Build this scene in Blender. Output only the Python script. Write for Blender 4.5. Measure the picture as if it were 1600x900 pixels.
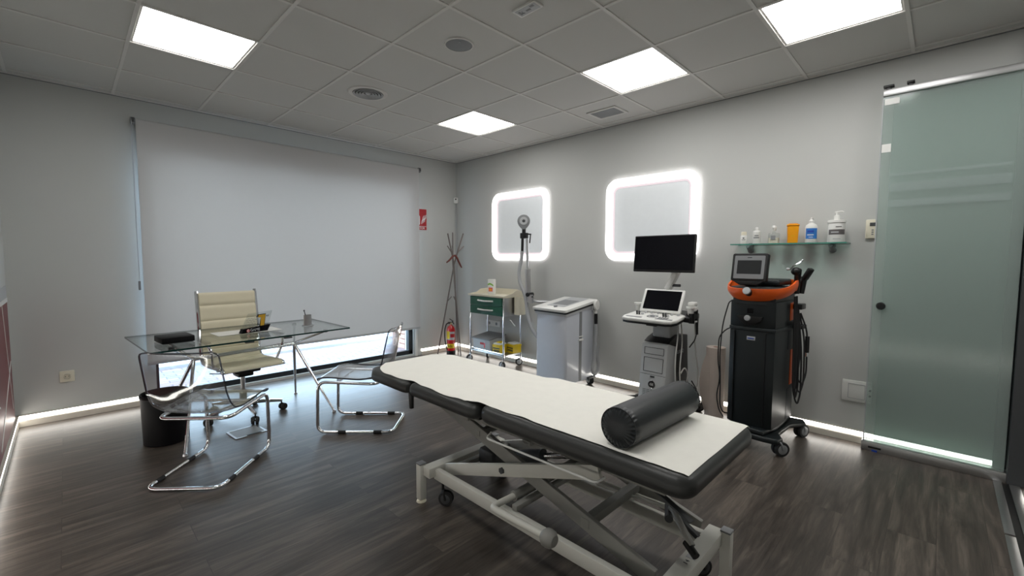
import bpy, bmesh, math, random
from mathutils import Vector, Matrix, noise
for o in list(bpy.data.objects): bpy.data.objects.remove(o)
S = bpy.context.scene
col = S.collection
PI = math.pi
random.seed(4)

# ------------------------------------------------------------------ camera, world, exposure
H = 2.722
cam = bpy.data.cameras.new('camera'); co = bpy.data.objects.new('camera', cam); col.objects.link(co)
cam.sensor_width = 36; cam.lens = 684.15 * 36 / 1600; cam.clip_start = .03
co.matrix_world = Matrix.Translation((-4.0393, -5.1197, 1.33685)) @ Matrix.Rotation(-.794178, 4, 'Z') @ Matrix.Rotation(1.50484, 4, 'X') @ Matrix.Rotation(.004493, 4, 'Z')
S.camera = co
S.view_settings.view_transform = 'Standard'; S.view_settings.look = 'None'; S.view_settings.gamma = 1
S.view_settings.use_curve_mapping = False; S.view_settings.exposure = 0.0
w = bpy.data.worlds.new('world'); S.world = w; w.use_nodes = True
w.node_tree.nodes['Background'].inputs[0].default_value = (.62, .80, 1.0, 1)
w.node_tree.nodes['Background'].inputs[1].default_value = 11.0
PANEL = 13.8      # radiance of the ceiling luminaires
LEDS = 10.0       # radiance of the baseboard strips

# ------------------------------------------------------------------ materials
MATS = {}
def rgb(r, g, b):
    f = lambda c: (c / 255 / 12.92) if c / 255 <= .04045 else ((c / 255 + .055) / 1.055) ** 2.4
    return (f(r), f(g), f(b))
def mat(name, c, rough=.5, metal=0, spec=.5, emit=None, es=0, noise_amt=0, noise_scale=20, bump=0, bump_scale=60, stretch=None, coat=0, sss=0):
    m = bpy.data.materials.new(name); m.use_nodes = True; MATS[name] = m
    nt = m.node_tree; b = nt.nodes['Principled BSDF']
    b.inputs['Base Color'].default_value = (*c, 1); b.inputs['Roughness'].default_value = rough
    b.inputs['Metallic'].default_value = metal; b.inputs['Specular IOR Level'].default_value = spec
    b.inputs['Coat Weight'].default_value = coat
    if emit: b.inputs['Emission Color'].default_value = (*emit, 1); b.inputs['Emission Strength'].default_value = es
    tc = nt.nodes.new('ShaderNodeTexCoord'); src = tc.outputs['Object']
    if stretch:
        mp = nt.nodes.new('ShaderNodeMapping'); mp.inputs['Scale'].default_value = stretch
        nt.links.new(src, mp.inputs[0]); src = mp.outputs[0]
    n = nt.nodes.new('ShaderNodeTexNoise'); n.inputs['Scale'].default_value = noise_scale; n.inputs['Detail'].default_value = 4
    nt.links.new(src, n.inputs['Vector'])
    r = nt.nodes.new('ShaderNodeMapRange'); a = noise_amt or .03
    r.inputs['To Min'].default_value = 1 - a; r.inputs['To Max'].default_value = 1 + a
    nt.links.new(n.outputs[0], r.inputs[0])
    mx = nt.nodes.new('ShaderNodeVectorMath'); mx.operation = 'SCALE'; mx.inputs[0].default_value = c
    nt.links.new(r.outputs[0], mx.inputs['Scale']); nt.links.new(mx.outputs[0], b.inputs['Base Color'])
    if bump:
        n2 = nt.nodes.new('ShaderNodeTexNoise'); n2.inputs['Scale'].default_value = bump_scale; n2.inputs['Detail'].default_value = 3
        nt.links.new(src, n2.inputs['Vector'])
        bp = nt.nodes.new('ShaderNodeBump'); bp.inputs['Strength'].default_value = bump; bp.inputs['Distance'].default_value = .003
        nt.links.new(n2.outputs[0], bp.inputs['Height']); nt.links.new(bp.outputs[0], b.inputs['Normal'])
    return m
def emission(name, c, s):
    m = bpy.data.materials.new(name); m.use_nodes = True; MATS[name] = m
    nt = m.node_tree; nt.nodes.clear()
    e = nt.nodes.new('ShaderNodeEmission'); e.inputs[0].default_value = (*c, 1); e.inputs[1].default_value = s
    o = nt.nodes.new('ShaderNodeOutputMaterial'); nt.links.new(e.outputs[0], o.inputs[0]); return m
def clear(name, tint, ior=1.45, rough=.02, gain=1.0, haze=0, hazec=(.6, .6, .6)):
    m = bpy.data.materials.new(name); m.use_nodes = True; MATS[name] = m
    nt = m.node_tree; nt.nodes.clear(); N = nt.nodes.new
    t = N('ShaderNodeBsdfTransparent'); t.inputs[0].default_value = (*tint, 1)
    g = N('ShaderNodeBsdfGlossy'); g.inputs['Roughness'].default_value = rough
    # Schlick reflectance, the same for a ray entering and leaving the solid
    F0 = ((ior-1)/(ior+1))**2; L = nt.links.new
    ge = N('ShaderNodeNewGeometry'); dt = N('ShaderNodeVectorMath'); dt.operation = 'DOT_PRODUCT'; L(ge.outputs['Normal'], dt.inputs[0]); L(ge.outputs['Incoming'], dt.inputs[1])
    def op(o_, a, b_=0.0, cl=False):
        q = N('ShaderNodeMath'); q.operation = o_; q.use_clamp = cl
        for i_, v_ in ((0, a), (1, b_)):
            if isinstance(v_, (int, float)): q.inputs[i_].default_value = v_
            else: L(v_, q.inputs[i_])
        return q.outputs[0]
    p5 = op('POWER', op('SUBTRACT', 1.0, op('ABSOLUTE', dt.outputs['Value']), True), 5.0)
    ml = N('ShaderNodeMath'); ml.operation = 'MULTIPLY'; ml.inputs[1].default_value = gain; ml.use_clamp = True
    L(op('ADD', op('MULTIPLY', p5, 1-F0), F0), ml.inputs[0])
    mx = N('ShaderNodeMixShader'); nt.links.new(ml.outputs[0], mx.inputs[0]); nt.links.new(t.outputs[0], mx.inputs[1]); nt.links.new(g.outputs[0], mx.inputs[2])
    last = mx.outputs[0]
    if haze:
        d = N('ShaderNodeBsdfDiffuse'); d.inputs[0].default_value = (*hazec, 1)
        m2 = N('ShaderNodeMixShader'); m2.inputs[0].default_value = haze
        nt.links.new(last, m2.inputs[1]); nt.links.new(d.outputs[0], m2.inputs[2]); last = m2.outputs[0]
    o = N('ShaderNodeOutputMaterial'); nt.links.new(last, o.inputs[0]); return m

mat('wall_paint', rgb(193, 194, 191), .75, spec=.2, noise_amt=.015, noise_scale=3, bump=.05, bump_scale=250)
mat('ceiling_tile', rgb(206, 205, 201), .9, spec=.1, noise_amt=.02, noise_scale=180, bump=.15, bump_scale=300)
mat('grid_white', rgb(218, 216, 212), .55, spec=.3)
mat('white_plastic', rgb(226, 226, 222), .35)
mat('ivory_plastic', rgb(222, 216, 196), .4)
mat('skirting', rgb(214, 208, 196), .45)
mat('black_plastic', rgb(14, 14, 15), .4)
mat('black_gloss', (.003, .003, .005), .2, spec=.18)
mat('bin_black', (.004, .004, .005), .45, spec=.15)
mat('mural_red', rgb(112, 34, 40), .4)
mat('black_rubber', rgb(30, 30, 31), .7)
mat('dark_grey', rgb(64, 66, 68), .5)
mat('mid_grey', rgb(128, 130, 132), .5)
mat('light_grey', rgb(178, 180, 182), .4)
mat('chrome', (.82, .83, .85), .08, metal=1)
mat('steel', (.55, .55, .56), .32, metal=1)
mat('alu', (.50, .50, .50), .38, metal=1)
mat('frame_black', rgb(24, 30, 34), .4)
mat('vinyl_black', rgb(50, 51, 50), .42, spec=.5, noise_amt=.06, bump=.12, bump_scale=420)
mat('vinyl_bolster', rgb(30, 35, 38), .38, spec=.5, bump=.12, bump_scale=420)
mat('bed_frame', rgb(204, 203, 195), .42, noise_amt=.03)
mat('bed_frame_grey', rgb(140, 139, 134), .5)
mat('paper', rgb(247, 245, 237), .85, spec=.1, bump=.1, bump_scale=30)
mat('cream_leather', rgb(214, 206, 180), .5, bump=.15, bump_scale=300)
mat('red_gloss', rgb(190, 18, 24), .25, coat=.5)
mat('sign_red', rgb(170, 18, 26), .5)
mat('yellow', rgb(226, 196, 24), .45)
mat('amber', rgb(240, 160, 12), .35)
mat('orange', rgb(238, 98, 28), .35)
mat('green_drawer', rgb(14, 84, 62), .4)
mat('cream_plastic', rgb(222, 216, 196), .42)
mat('blue_label', rgb(48, 120, 196), .5)
mat('label_grey', rgb(92, 88, 88), .5)
mat('pink', rgb(220, 90, 96), .5)
mat('lime', rgb(130, 186, 70), .5)
mat('gold', rgb(214, 168, 52), .35, metal=.3)
mat('wood_dark', rgb(96, 36, 24), .4, noise_amt=.2, stretch=(1, 1, 8))
mat('roll_paper', rgb(222, 208, 198), .85, spec=.1, noise_amt=.04)
mat('cabinet_white', rgb(196, 200, 208), .3, coat=.3)
mat('dark_body', rgb(24, 30, 32), .42, spec=.35, noise_amt=.04)
mat('dark_body_light', rgb(40, 45, 47), .45, spec=.35)
mat('screen_dark', rgb(34, 36, 38), .3)
mat('us_grey', rgb(186, 188, 188), .42)
mat('hose', rgb(168, 170, 172), .4)
mat('rod_metal', rgb(120, 112, 108), .4, metal=.6)
mat('brass', (.6, .5, .3), .3, metal=1)
mat('vent_dark', rgb(104, 104, 102), .8)
mat('glass_edge', rgb(20, 48, 44), .15)
mat('shelf_edge', rgb(70, 138, 122), .2)
mat('clear_rim', rgb(60, 62, 66), .12, spec=.8)
mat('kerb', rgb(190, 190, 194), .8)
mat('brick_wall', rgb(190, 150, 136), .8, noise_amt=.2, noise_scale=14)
mat('blue', rgb(30, 70, 170), .5)
emission('panel_light', (1, .99, .965), PANEL)
emission('led_white', (1, .955, .88), LEDS)
emission('halo_edge', (1, .86, .90), .95)
mat('panel_back', rgb(222, 226, 228), .5, emit=(.9, .96, 1), es=.09)
emission('halo_light', (1, .96, .97), 3.5)
clear('desk_glass', (.96, .985, .975), 1.5, .01)
clear('shell_clear', (.945, .955, .965), 1.5, .04, 1.8, haze=.03, hazec=(.7, .72, .75))
clear('door_glass', (.84, .90, .885), 1.5, .13, .8, haze=.24, hazec=(.58, .65, .62))
clear('reflection_band', (.93, .96, .955), 1.5, .2, .9, haze=.14, hazec=(.72, .78, .77))  # pale tint for reflections painted onto the glass panel
clear('rim_clear', (.42, .44, .47), 1.5, .05, 2.6)
clear('shelf_glass', (.80, .93, .90), 1.5, .01)
clear('window_glass', (.94, .97, .97), 1.45, .0)
clear('acrylic', (.93, .95, .95), 1.45, .01)

def floor_mat():
    m = bpy.data.materials.new('plank_floor'); m.use_nodes = True; MATS['plank_floor'] = m
    nt = m.node_tree; b = nt.nodes['Principled BSDF']; N = nt.nodes.new; L = nt.links.new
    tc = N('ShaderNodeTexCoord')
    br = N('ShaderNodeTexBrick'); br.offset = .37; br.inputs['Scale'].default_value = 1
    br.inputs['Brick Width'].default_value = 1.22; br.inputs['Row Height'].default_value = .178; br.inputs['Mortar Size'].default_value = .0016
    br.inputs['Mortar Smooth'].default_value = .3; br.inputs['Bias'].default_value = 0
    br.inputs['Color1'].default_value = (0, 0, 0, 1); br.inputs['Color2'].default_value = (1, 1, 1, 1); br.inputs['Mortar'].default_value = (.5, .5, .5, 1)
    L(tc.outputs['Object'], br.inputs['Vector'])
    # grain, shifted per plank
    sh = N('ShaderNodeVectorMath'); sh.operation = 'MULTIPLY_ADD'; sh.inputs[1].default_value = (7, 13, 5)
    L(br.outputs['Color'], sh.inputs[0]); L(tc.outputs['Object'], sh.inputs[2])
    def grain(sc, det, dist):
        mp = N('ShaderNodeMapping'); mp.inputs['Scale'].default_value = sc; L(sh.outputs[0], mp.inputs[0])
        n = N('ShaderNodeTexNoise'); n.inputs['Scale'].default_value = 1; n.inputs['Detail'].default_value = det; n.inputs['Distortion'].default_value = dist
        n.inputs['Roughness'].default_value = .62
        L(mp.outputs[0], n.inputs['Vector']); return n.outputs[0]
    g1 = grain((1.6, 15, 1), 7, 1.2); g2 = grain((5, 90, 1), 4, .4)
    cr = N('ShaderNodeValToRGB'); e = cr.color_ramp
    e.elements[0].position = .30; e.elements[0].color = (*rgb(52, 47, 42), 1)
    e.elements[1].position = .72; e.elements[1].color = (*rgb(106, 97, 88), 1)
    x = e.elements.new(.50); x.color = (*rgb(75, 68, 62), 1)
    L(g1, cr.inputs[0])
    r2 = N('ShaderNodeMapRange'); r2.inputs['From Min'].default_value = .3; r2.inputs['From Max'].default_value = .7
    r2.inputs['To Min'].default_value = .8; r2.inputs['To Max'].default_value = 1.18; L(g2, r2.inputs[0])
    r3 = N('ShaderNodeMapRange'); r3.inputs['To Min'].default_value = .82; r3.inputs['To Max'].default_value = 1.15; L(br.outputs['Color'], r3.inputs[0])
    mu = N('ShaderNodeMath'); mu.operation = 'MULTIPLY'; L(r2.outputs[0], mu.inputs[0]); L(r3.outputs[0], mu.inputs[1])
    mo = N('ShaderNodeMapRange'); mo.inputs['To Min'].default_value = 1; mo.inputs['To Max'].default_value = .68; L(br.outputs['Fac'], mo.inputs[0])
    m2 = N('ShaderNodeMath'); m2.operation = 'MULTIPLY'; L(mu.outputs[0], m2.inputs[0]); L(mo.outputs[0], m2.inputs[1])
    sc = N('ShaderNodeVectorMath'); sc.operation = 'SCALE'; L(cr.outputs[0], sc.inputs[0]); L(m2.outputs[0], sc.inputs['Scale'])
    L(sc.outputs[0], b.inputs['Base Color'])
    rr = N('ShaderNodeMapRange'); rr.inputs['To Min'].default_value = .30; rr.inputs['To Max'].default_value = .46; L(g1, rr.inputs[0]); L(rr.outputs[0], b.inputs['Roughness'])
    b.inputs['Specular IOR Level'].default_value = .5
    bp = N('ShaderNodeBump'); bp.inputs['Strength'].default_value = .25; bp.inputs['Distance'].default_value = .002
    L(m2.outputs[0], bp.inputs['Height']); L(bp.outputs[0], b.inputs['Normal'])
floor_mat()
def fabric_mat():
    m = bpy.data.materials.new('blind_fabric'); m.use_nodes = True; MATS['blind_fabric'] = m
    nt = m.node_tree; nt.nodes.clear(); N = nt.nodes.new; L = nt.links.new
    tc = N('ShaderNodeTexCoord'); n = N('ShaderNodeTexNoise'); n.inputs['Scale'].default_value = 500; L(tc.outputs['Object'], n.inputs['Vector'])
    r = N('ShaderNodeMapRange'); r.inputs['To Min'].default_value = .60; r.inputs['To Max'].default_value = .66; L(n.outputs[0], r.inputs[0])
    d = N('ShaderNodeBsdfDiffuse'); L(r.outputs[0], d.inputs[0])
    t = N('ShaderNodeBsdfTranslucent'); t.inputs[0].default_value = (.62, .57, .53, 1)
    mx = N('ShaderNodeMixShader'); mx.inputs[0].default_value = .29; L(d.outputs[0], mx.inputs[1]); L(t.outputs[0], mx.inputs[2])
    o = N('ShaderNodeOutputMaterial'); L(mx.outputs[0], o.inputs[0])
fabric_mat()
def paving_mat():
    m = bpy.data.materials.new('paving'); m.use_nodes = True; MATS['paving'] = m
    nt = m.node_tree; b = nt.nodes['Principled BSDF']; N = nt.nodes.new; L = nt.links.new
    tc = N('ShaderNodeTexCoord'); br = N('ShaderNodeTexBrick'); br.inputs['Scale'].default_value = 1
    br.inputs['Brick Width'].default_value = .2; br.inputs['Row Height'].default_value = .1; br.inputs['Mortar Size'].default_value = .006
    br.inputs['Color1'].default_value = (*rgb(150, 140, 136), 1); br.inputs['Color2'].default_value = (*rgb(126, 118, 122), 1); br.inputs['Mortar'].default_value = (*rgb(84, 84, 92), 1)
    L(tc.outputs['Object'], br.inputs['Vector'])
    n = N('ShaderNodeTexNoise'); n.inputs['Scale'].default_value = 1.3; L(tc.outputs['Object'], n.inputs['Vector'])
    cr = N('ShaderNodeValToRGB'); cr.color_ramp.elements[0].position = .42; cr.color_ramp.elements[1].position = .6
    cr.color_ramp.elements[0].color = (.9, .95, 1, 1); cr.color_ramp.elements[1].color = (1.0, .78, .74, 1); L(n.outputs[0], cr.inputs[0])
    mx = N('ShaderNodeVectorMath'); mx.operation = 'MULTIPLY'; L(br.outputs[0], mx.inputs[0]); L(cr.outputs[0], mx.inputs[1])
    L(mx.outputs[0], b.inputs['Base Color']); b.inputs['Roughness'].default_value = .8
paving_mat()

# ------------------------------------------------------------------ mesh helpers
def V3(*a): return Vector(a)
class MB:
    def __init__(s): s.bm = bmesh.new(); s.mats = []
    def mi(s, m):
        if m is None: return 0
        if not s.mats: s.mats.append(None)
        if m not in s.mats: s.mats.append(m)
        return s.mats.index(m)
    def merge(s, b2, m=None, M=None):
        if M is not None: bmesh.ops.transform(b2, matrix=M, verts=b2.verts)
        i = s.mi(m); base = len(s.bm.verts)
        vs = [s.bm.verts.new(v.co) for v in b2.verts]; b2.verts.index_update()
        for f in b2.faces:
            try: nf = s.bm.faces.new([vs[v.index] for v in f.verts]); nf.material_index = i
            except ValueError: pass
        b2.free(); return s
    def box(s, x0, x1, y0, y1, z0, z1, bevel=0, seg=2, m=None, M=None):
        b = bmesh.new(); bmesh.ops.create_cube(b, size=1)
        bmesh.ops.transform(b, matrix=Matrix.Translation(((x0+x1)/2, (y0+y1)/2, (z0+z1)/2)) @ Matrix.Diagonal((abs(x1-x0), abs(y1-y0), abs(z1-z0), 1)), verts=b.verts)
        if bevel: bmesh.ops.bevel(b, geom=b.edges[:], offset=bevel, segments=seg, profile=.5, affect='EDGES', clamp_overlap=True)
        return s.merge(b, m, M)
    def bar(s, p, q, w, h, up=(0, 0, 1), bevel=.003, m=None):   # box beam from p to q
        p = Vector(p); q = Vector(q); d = (q-p).normalized(); up = Vector(up)
        x = d.cross(up).normalized(); z = x.cross(d).normalized(); L = (q-p).length
        M = Matrix((( x.x, d.x, z.x, 0), (x.y, d.y, z.y, 0), (x.z, d.z, z.z, 0), (0, 0, 0, 1)))
        return s.box(-w/2, w/2, 0, L, -h/2, h/2, bevel, 2, m, Matrix.Translation(p) @ M)
    def cyl(s, p, q, r, r2=None, n=24, m=None, bevel=0):
        p = Vector(p); q = Vector(q); d = q-p; r2 = r if r2 is None else r2
        b = bmesh.new(); bmesh.ops.create_cone(b, cap_ends=True, segments=n, radius1=r, radius2=r2, depth=d.length)
        if bevel:
            ed = [e for e in b.edges if abs(e.verts[0].co.z-e.verts[1].co.z) < 1e-6]
            bmesh.ops.bevel(b, geom=ed, offset=bevel, segments=3, profile=.5, affect='EDGES')
        M = Matrix.Translation((p+q)/2) @ d.to_track_quat('Z', 'Y').to_matrix().to_4x4()
        return s.merge(b, m, M)
    def ball(s, c, r, sc=(1, 1, 1), m=None, n=16):
        b = bmesh.new(); bmesh.ops.create_uvsphere(b, u_segments=n, v_segments=max(8, n//2), radius=r)
        return s.merge(b, m, Matrix.Translation(c) @ Matrix.Diagonal((*sc, 1)))
    def lathe(s, prof, c=(0, 0, 0), n=32, m=None, M=None, sx=1, sy=1):
        b = bmesh.new(); rings = []
        for r, z in prof:
            if r < 1e-6: rings.append([b.verts.new((0, 0, z))])
            else: rings.append([b.verts.new((sx*r*math.cos(2*PI*k/n), sy*r*math.sin(2*PI*k/n), z)) for k in range(n)])
        for a, d in zip(rings, rings[1:]):
            for k in range(n):
                k2 = (k+1) % n
                if len(a) == 1 and len(d) == 1: break
                if len(a) == 1: b.faces.new((a[0], d[k], d[k2]))
                elif len(d) == 1: b.faces.new((a[k], a[k2], d[0]))
                else: b.faces.new((a[k], a[k2], d[k2], d[k]))
        bmesh.ops.recalc_face_normals(b, faces=b.faces)
        T = Matrix.Translation(c)
        return s.merge(b, m, T if M is None else T @ M)
    def tube(s, pts, r, fillet=0, n=12, closed=False, m=None, caps=True, seg=6, rf=None):
        P = [Vector(p) for p in pts]
        if fillet and len(P) > 2:
            Q = []; rng = range(len(P))
            for i in rng:
                if not closed and i in (0, len(P)-1): Q.append(P[i]); continue
                a = P[i-1]; b = P[i]; c = P[(i+1) % len(P)]
                d1 = (a-b); d2 = (c-b); f = min(fillet, d1.length*.48, d2.length*.48)
                p0 = b + d1.normalized()*f; p1 = b + d2.normalized()*f
                for k in range(seg+1):
                    t = k/seg; Q.append(p0*(1-t)**2 + b*2*t*(1-t) + p1*t*t)
            P = Q
        b = bmesh.new(); rings = []; nn = len(P); up = None
        for i in range(nn):
            if closed: t = (P[(i+1) % nn]-P[i-1]).normalized()
            else: t = (P[min(i+1, nn-1)]-P[max(i-1, 0)]).normalized()
            if up is None: up = Vector((0, 0, 1)) if abs(t.z) < .9 else Vector((1, 0, 0))
            x = t.cross(up).normalized(); up = x.cross(t).normalized()
            rr = r if rf is None else rf(i/(nn-1))
            rings.append([b.verts.new(P[i] + (x*math.cos(2*PI*k/n) + up*math.sin(2*PI*k/n))*rr) for k in range(n)])
        pr = list(zip(rings, rings[1:])) + ([(rings[-1], rings[0])] if closed else [])
        for a, c in pr:
            for k in range(n): b.faces.new((a[k], a[(k+1) % n], c[(k+1) % n], c[k]))
        if not closed and caps: b.faces.new(rings[0][::-1]); b.faces.new(rings[-1])
        bmesh.ops.recalc_face_normals(b, faces=b.faces)
        return s.merge(b, m)
    def prism(s, poly, z0, z1, m=None, M=None, bevel=0, seg=2):   # polygon in xy extruded in z
        b = bmesh.new(); lo = [b.verts.new((x, y, z0)) for x, y in poly]; hi = [b.verts.new((x, y, z1)) for x, y in poly]
        b.faces.new(lo[::-1]); b.faces.new(hi); n = len(poly)
        for k in range(n): b.faces.new((lo[k], lo[(k+1) % n], hi[(k+1) % n], hi[k]))
        bmesh.ops.recalc_face_normals(b, faces=b.faces)
        if bevel:
            ed = [e for e in b.edges if abs(e.verts[0].co.z-e.verts[1].co.z) < 1e-6]
            bmesh.ops.bevel(b, geom=ed, offset=bevel, segments=seg, profile=.5, affect='EDGES')
        return s.merge(b, m, M)
    def ring(s, outer, inner, z0, z1, m=None, M=None):
        b = bmesh.new(); n = len(outer)
        q = [[b.verts.new((x, y, z)) for x, y in pl] for pl, z in ((outer, z0), (outer, z1), (inner, z1), (inner, z0))]
        for a, c in zip(q, q[1:]+q[:1]):
            for k in range(n): b.faces.new((a[k], a[(k+1) % n], c[(k+1) % n], c[k]))
        bmesh.ops.recalc_face_normals(b, faces=b.faces); return s.merge(b, m, M)
    def grid(s, fn, nu, nv, m=None, thick=0, edge=None):      # fn(u,v) -> point
        b = bmesh.new(); g = [[b.verts.new(fn(i/nu, j/nv)) for j in range(nv+1)] for i in range(nu+1)]
        for i in range(nu):
            for j in range(nv): b.faces.new((g[i][j], g[i+1][j], g[i+1][j+1], g[i][j+1]))
        if not thick: return s.merge(b, m)
        bmesh.ops.recalc_face_normals(b, faces=b.faces); b.normal_update()
        nr = {v: v.normal.copy() for v in b.verts}
        h = {v: b.verts.new(v.co + nr[v]*thick) for v in list(nr)}
        ms, me = s.mi(m), s.mi(edge or m)
        fs = list(b.faces); be = [e for e in b.edges if len(e.link_faces) == 1]
        for f in fs: f.material_index = ms; nf = b.faces.new([h[v] for v in f.verts]); nf.material_index = ms; f.normal_flip()
        for e in be:
            a, c = e.verts; f = b.faces.new((a, c, h[c], h[a])); f.material_index = me
        bmesh.ops.recalc_face_normals(b, faces=b.faces)
        vs = {v: s.bm.verts.new(v.co) for v in b.verts}
        for f in b.faces:
            nf = s.bm.faces.new([vs[v] for v in f.verts]); nf.material_index = f.material_index
        b.free(); return s
    def text(s, txt, size, M, depth=.0008, m=None):
        cu = bpy.data.curves.new('t', 'FONT'); cu.body = txt; cu.size = size; cu.extrude = depth; cu.align_x = 'CENTER'; cu.align_y = 'CENTER'; cu.resolution_u = 3
        ob = bpy.data.objects.new('t', cu); col.objects.link(ob)
        dg = bpy.context.evaluated_depsgraph_get(); me = bpy.data.meshes.new_from_object(ob.evaluated_get(dg))
        b = bmesh.new(); b.from_mesh(me); bpy.data.objects.remove(ob); bpy.data.curves.remove(cu); bpy.data.meshes.remove(me)
        return s.merge(b, m, M)
    def build(s, name, m, parent=None, world=False, smooth=True, M=None):
        if M is not None: bmesh.ops.transform(s.bm, matrix=M, verts=s.bm.verts)
        if world and parent:
            Mp = Matrix(); p = parent
            while p: Mp = p.matrix_basis @ Mp; p = p.parent
            bmesh.ops.transform(s.bm, matrix=Mp.inverted(), verts=s.bm.verts)
        me = bpy.data.meshes.new(name); s.bm.to_mesh(me); s.bm.free()
        ms = s.mats or [None]; ms[0] = m
        for x in ms: me.materials.append(MATS[x])
        if smooth:
            me.polygons.foreach_set('use_smooth', [True]*len(me.polygons)); me.set_sharp_from_angle(angle=math.radians(35))
        o = bpy.data.objects.new(name, me); col.objects.link(o); o.parent = parent; return o
def thing(name, label, cat, loc=(0, 0, 0), rz=0, group=None):
    o = bpy.data.objects.new(name, None); col.objects.link(o); o.empty_display_size = .1
    o.location = loc; o.rotation_euler = (0, 0, rz); return tag(o, label, cat, group)
def tag(o, label, cat, group=None):
    o['label'] = label; o['category'] = cat
    if group: o['group'] = group
    return o
def struct(name, mb, m, smooth=False):
    o = mb.build(name, m, smooth=smooth); o['kind'] = 'structure'; return o
def copy_tree(o, parent=None):
    c = o.copy(); col.objects.link(c); c.parent = parent
    for ch in list(o.children): copy_tree(ch, c)
    return c
def face_x(x, y, z):   # text frame on a wall looking toward -x (reader stands at -x): text right = -y, up = z
    return Matrix(((0, 0, -1, x), (-1, 0, 0, y), (0, 1, 0, z), (0, 0, 0, 1)))
def face_y(x, y, z):   # facing -y: right = +x, up = z
    return Matrix(((1, 0, 0, x), (0, 0, -1, y), (0, 1, 0, z), (0, 0, 0, 1)))
def rrect(w, h, r, n=8):
    P = []
    for cx, cy, a0 in ((w/2-r, h/2-r, 0), (-w/2+r, h/2-r, PI/2), (-w/2+r, -h/2+r, PI), (w/2-r, -h/2+r, 1.5*PI)):
        for k in range(n+1): a = a0 + PI/2*k/n; P.append((cx+r*math.cos(a), cy+r*math.sin(a)))
    return P

# ------------------------------------------------------------------ room shell
XL = -4.37; YF = -7.6
WX0, WX1, WZ0, WZ1 = -3.50, -.745, .03, 2.32        # window opening
b = MB().box(XL-.2, .2, YF-.2, 0, -.1, 0); struct('floor', b, 'plank_floor')
b = MB()
b.box(XL-.2, WX0, 0, .22, -.1, H+.1); b.box(WX1, .2, 0, .22, -.1, H+.1); b.box(WX0, WX1, 0, .22, WZ1, H+.1); b.box(WX0, WX1, 0, .22, -.1, WZ0)
struct('wall_back', b, 'wall_paint')
struct('wall_right', MB().box(0, .2, YF, 0, -.1, H+.1), 'wall_paint')
struct('wall_left', MB().box(XL-.2, XL, YF, 0, -.1, H+.1), 'wall_paint')
struct('wall_front', MB().box(XL-.2, .2, YF-.2, YF, -.1, H+.1), 'wall_paint')
# ceiling: tiles above a grid of T bars; gaps where luminaires sit
GX = -.0989; GY = .09   # grid lines x = GX-.6u, y = -(.110+.6v)
gx = [GX-.6*u for u in range(0, 8)]; gy = [-.110-.6*v for v in range(0, 13)]
LIGHTS = [(5, 2), (1, 2), (1, 5), (1, 7), (5, 6), (1, 9)]  # last two unseen, added to continue the pattern; rear one brightens right wall
b = MB()
XS = [0]+gx+[XL]; YS = [0]+gy+[YF]
lit = set(LIGHTS)
for i in range(len(XS)-1):
    for j in range(len(YS)-1):
        if (i-1, j-1) in lit: continue
        b.box(XS[i+1], XS[i], YS[j+1], YS[j], H+.004, H+.02)
b.box(XL-.2, .2, YF-.2, .2, H+.09, H+.13)
ceil = struct('ceiling', b, 'ceiling_tile')
b = MB()
for x in gx: b.box(x-.010, x+.010, YF, 0, H-.0015, H+.0042)
for y in gy: b.box(XL, 0, y-.010, y+.010, H-.002, H+.0044)
b.box(-.022, 0, YF, 0, H-.004, H+.0046); b.box(XL, 0, -.022, 0, H-.0045, H+.0046); b.box(XL, XL+.022, YF, 0, H-.004, H+.0046)
struct('trim_1', b, 'grid_white')
b = MB()   # shadow edge painted as a grey strip where wall meets the ceiling angle
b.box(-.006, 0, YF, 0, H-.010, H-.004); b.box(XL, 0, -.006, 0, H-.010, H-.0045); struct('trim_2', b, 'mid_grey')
# glowing skirting
def skirting(name, p, q, nrm):
    p = Vector(p); q = Vector(q); n = Vector(nrm); d = (q-p).normalized()
    def prof(mb, pr):
        bb = bmesh.new(); lo = [bb.verts.new(p + n*a + Vector((0, 0, z))) for a, z in pr]; hi = [bb.verts.new(q + n*a + Vector((0, 0, z))) for a, z in pr]
        k = len(pr); bb.faces.new(lo); bb.faces.new(hi[::-1])
        for i in range(k): bb.faces.new((lo[i], lo[(i+1) % k], hi[(i+1) % k], hi[i]))
        bmesh.ops.recalc_face_normals(bb, faces=bb.faces); mb.merge(bb)
    m1 = MB(); prof(m1, [(0, 0), (.016, 0), (.016, .045), (.012, .052), (0, .052)])
    prof(m1, [(0, .088), (.02, .088), (.02, .091), (0, .091)])
    o = struct(name, m1, 'skirting')
    m2 = MB(); prof(m2, [(0, .0525), (.010, .0525), (.017, .064), (.017, .0875), (0, .0875)])
    m2.build('led_strip', 'led_white', o)
    return o
skirting('baseboard_back', (XL, 0, 0), (-3.60, 0, 0), (0, -1, 0))
skirting('baseboard_back.001', (-.62, 0, 0), (0, 0, 0), (0, -1, 0))
skirting('baseboard_right', (0, 0, 0), (0, -5.40, 0), (-1, 0, 0))
skirting('baseboard_right.001', (0, -5.53, 0), (0, YF, 0), (-1, 0, 0))
skirting('baseboard_left', (XL, 0, 0), (XL, YF, 0), (1, 0, 0))
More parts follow.
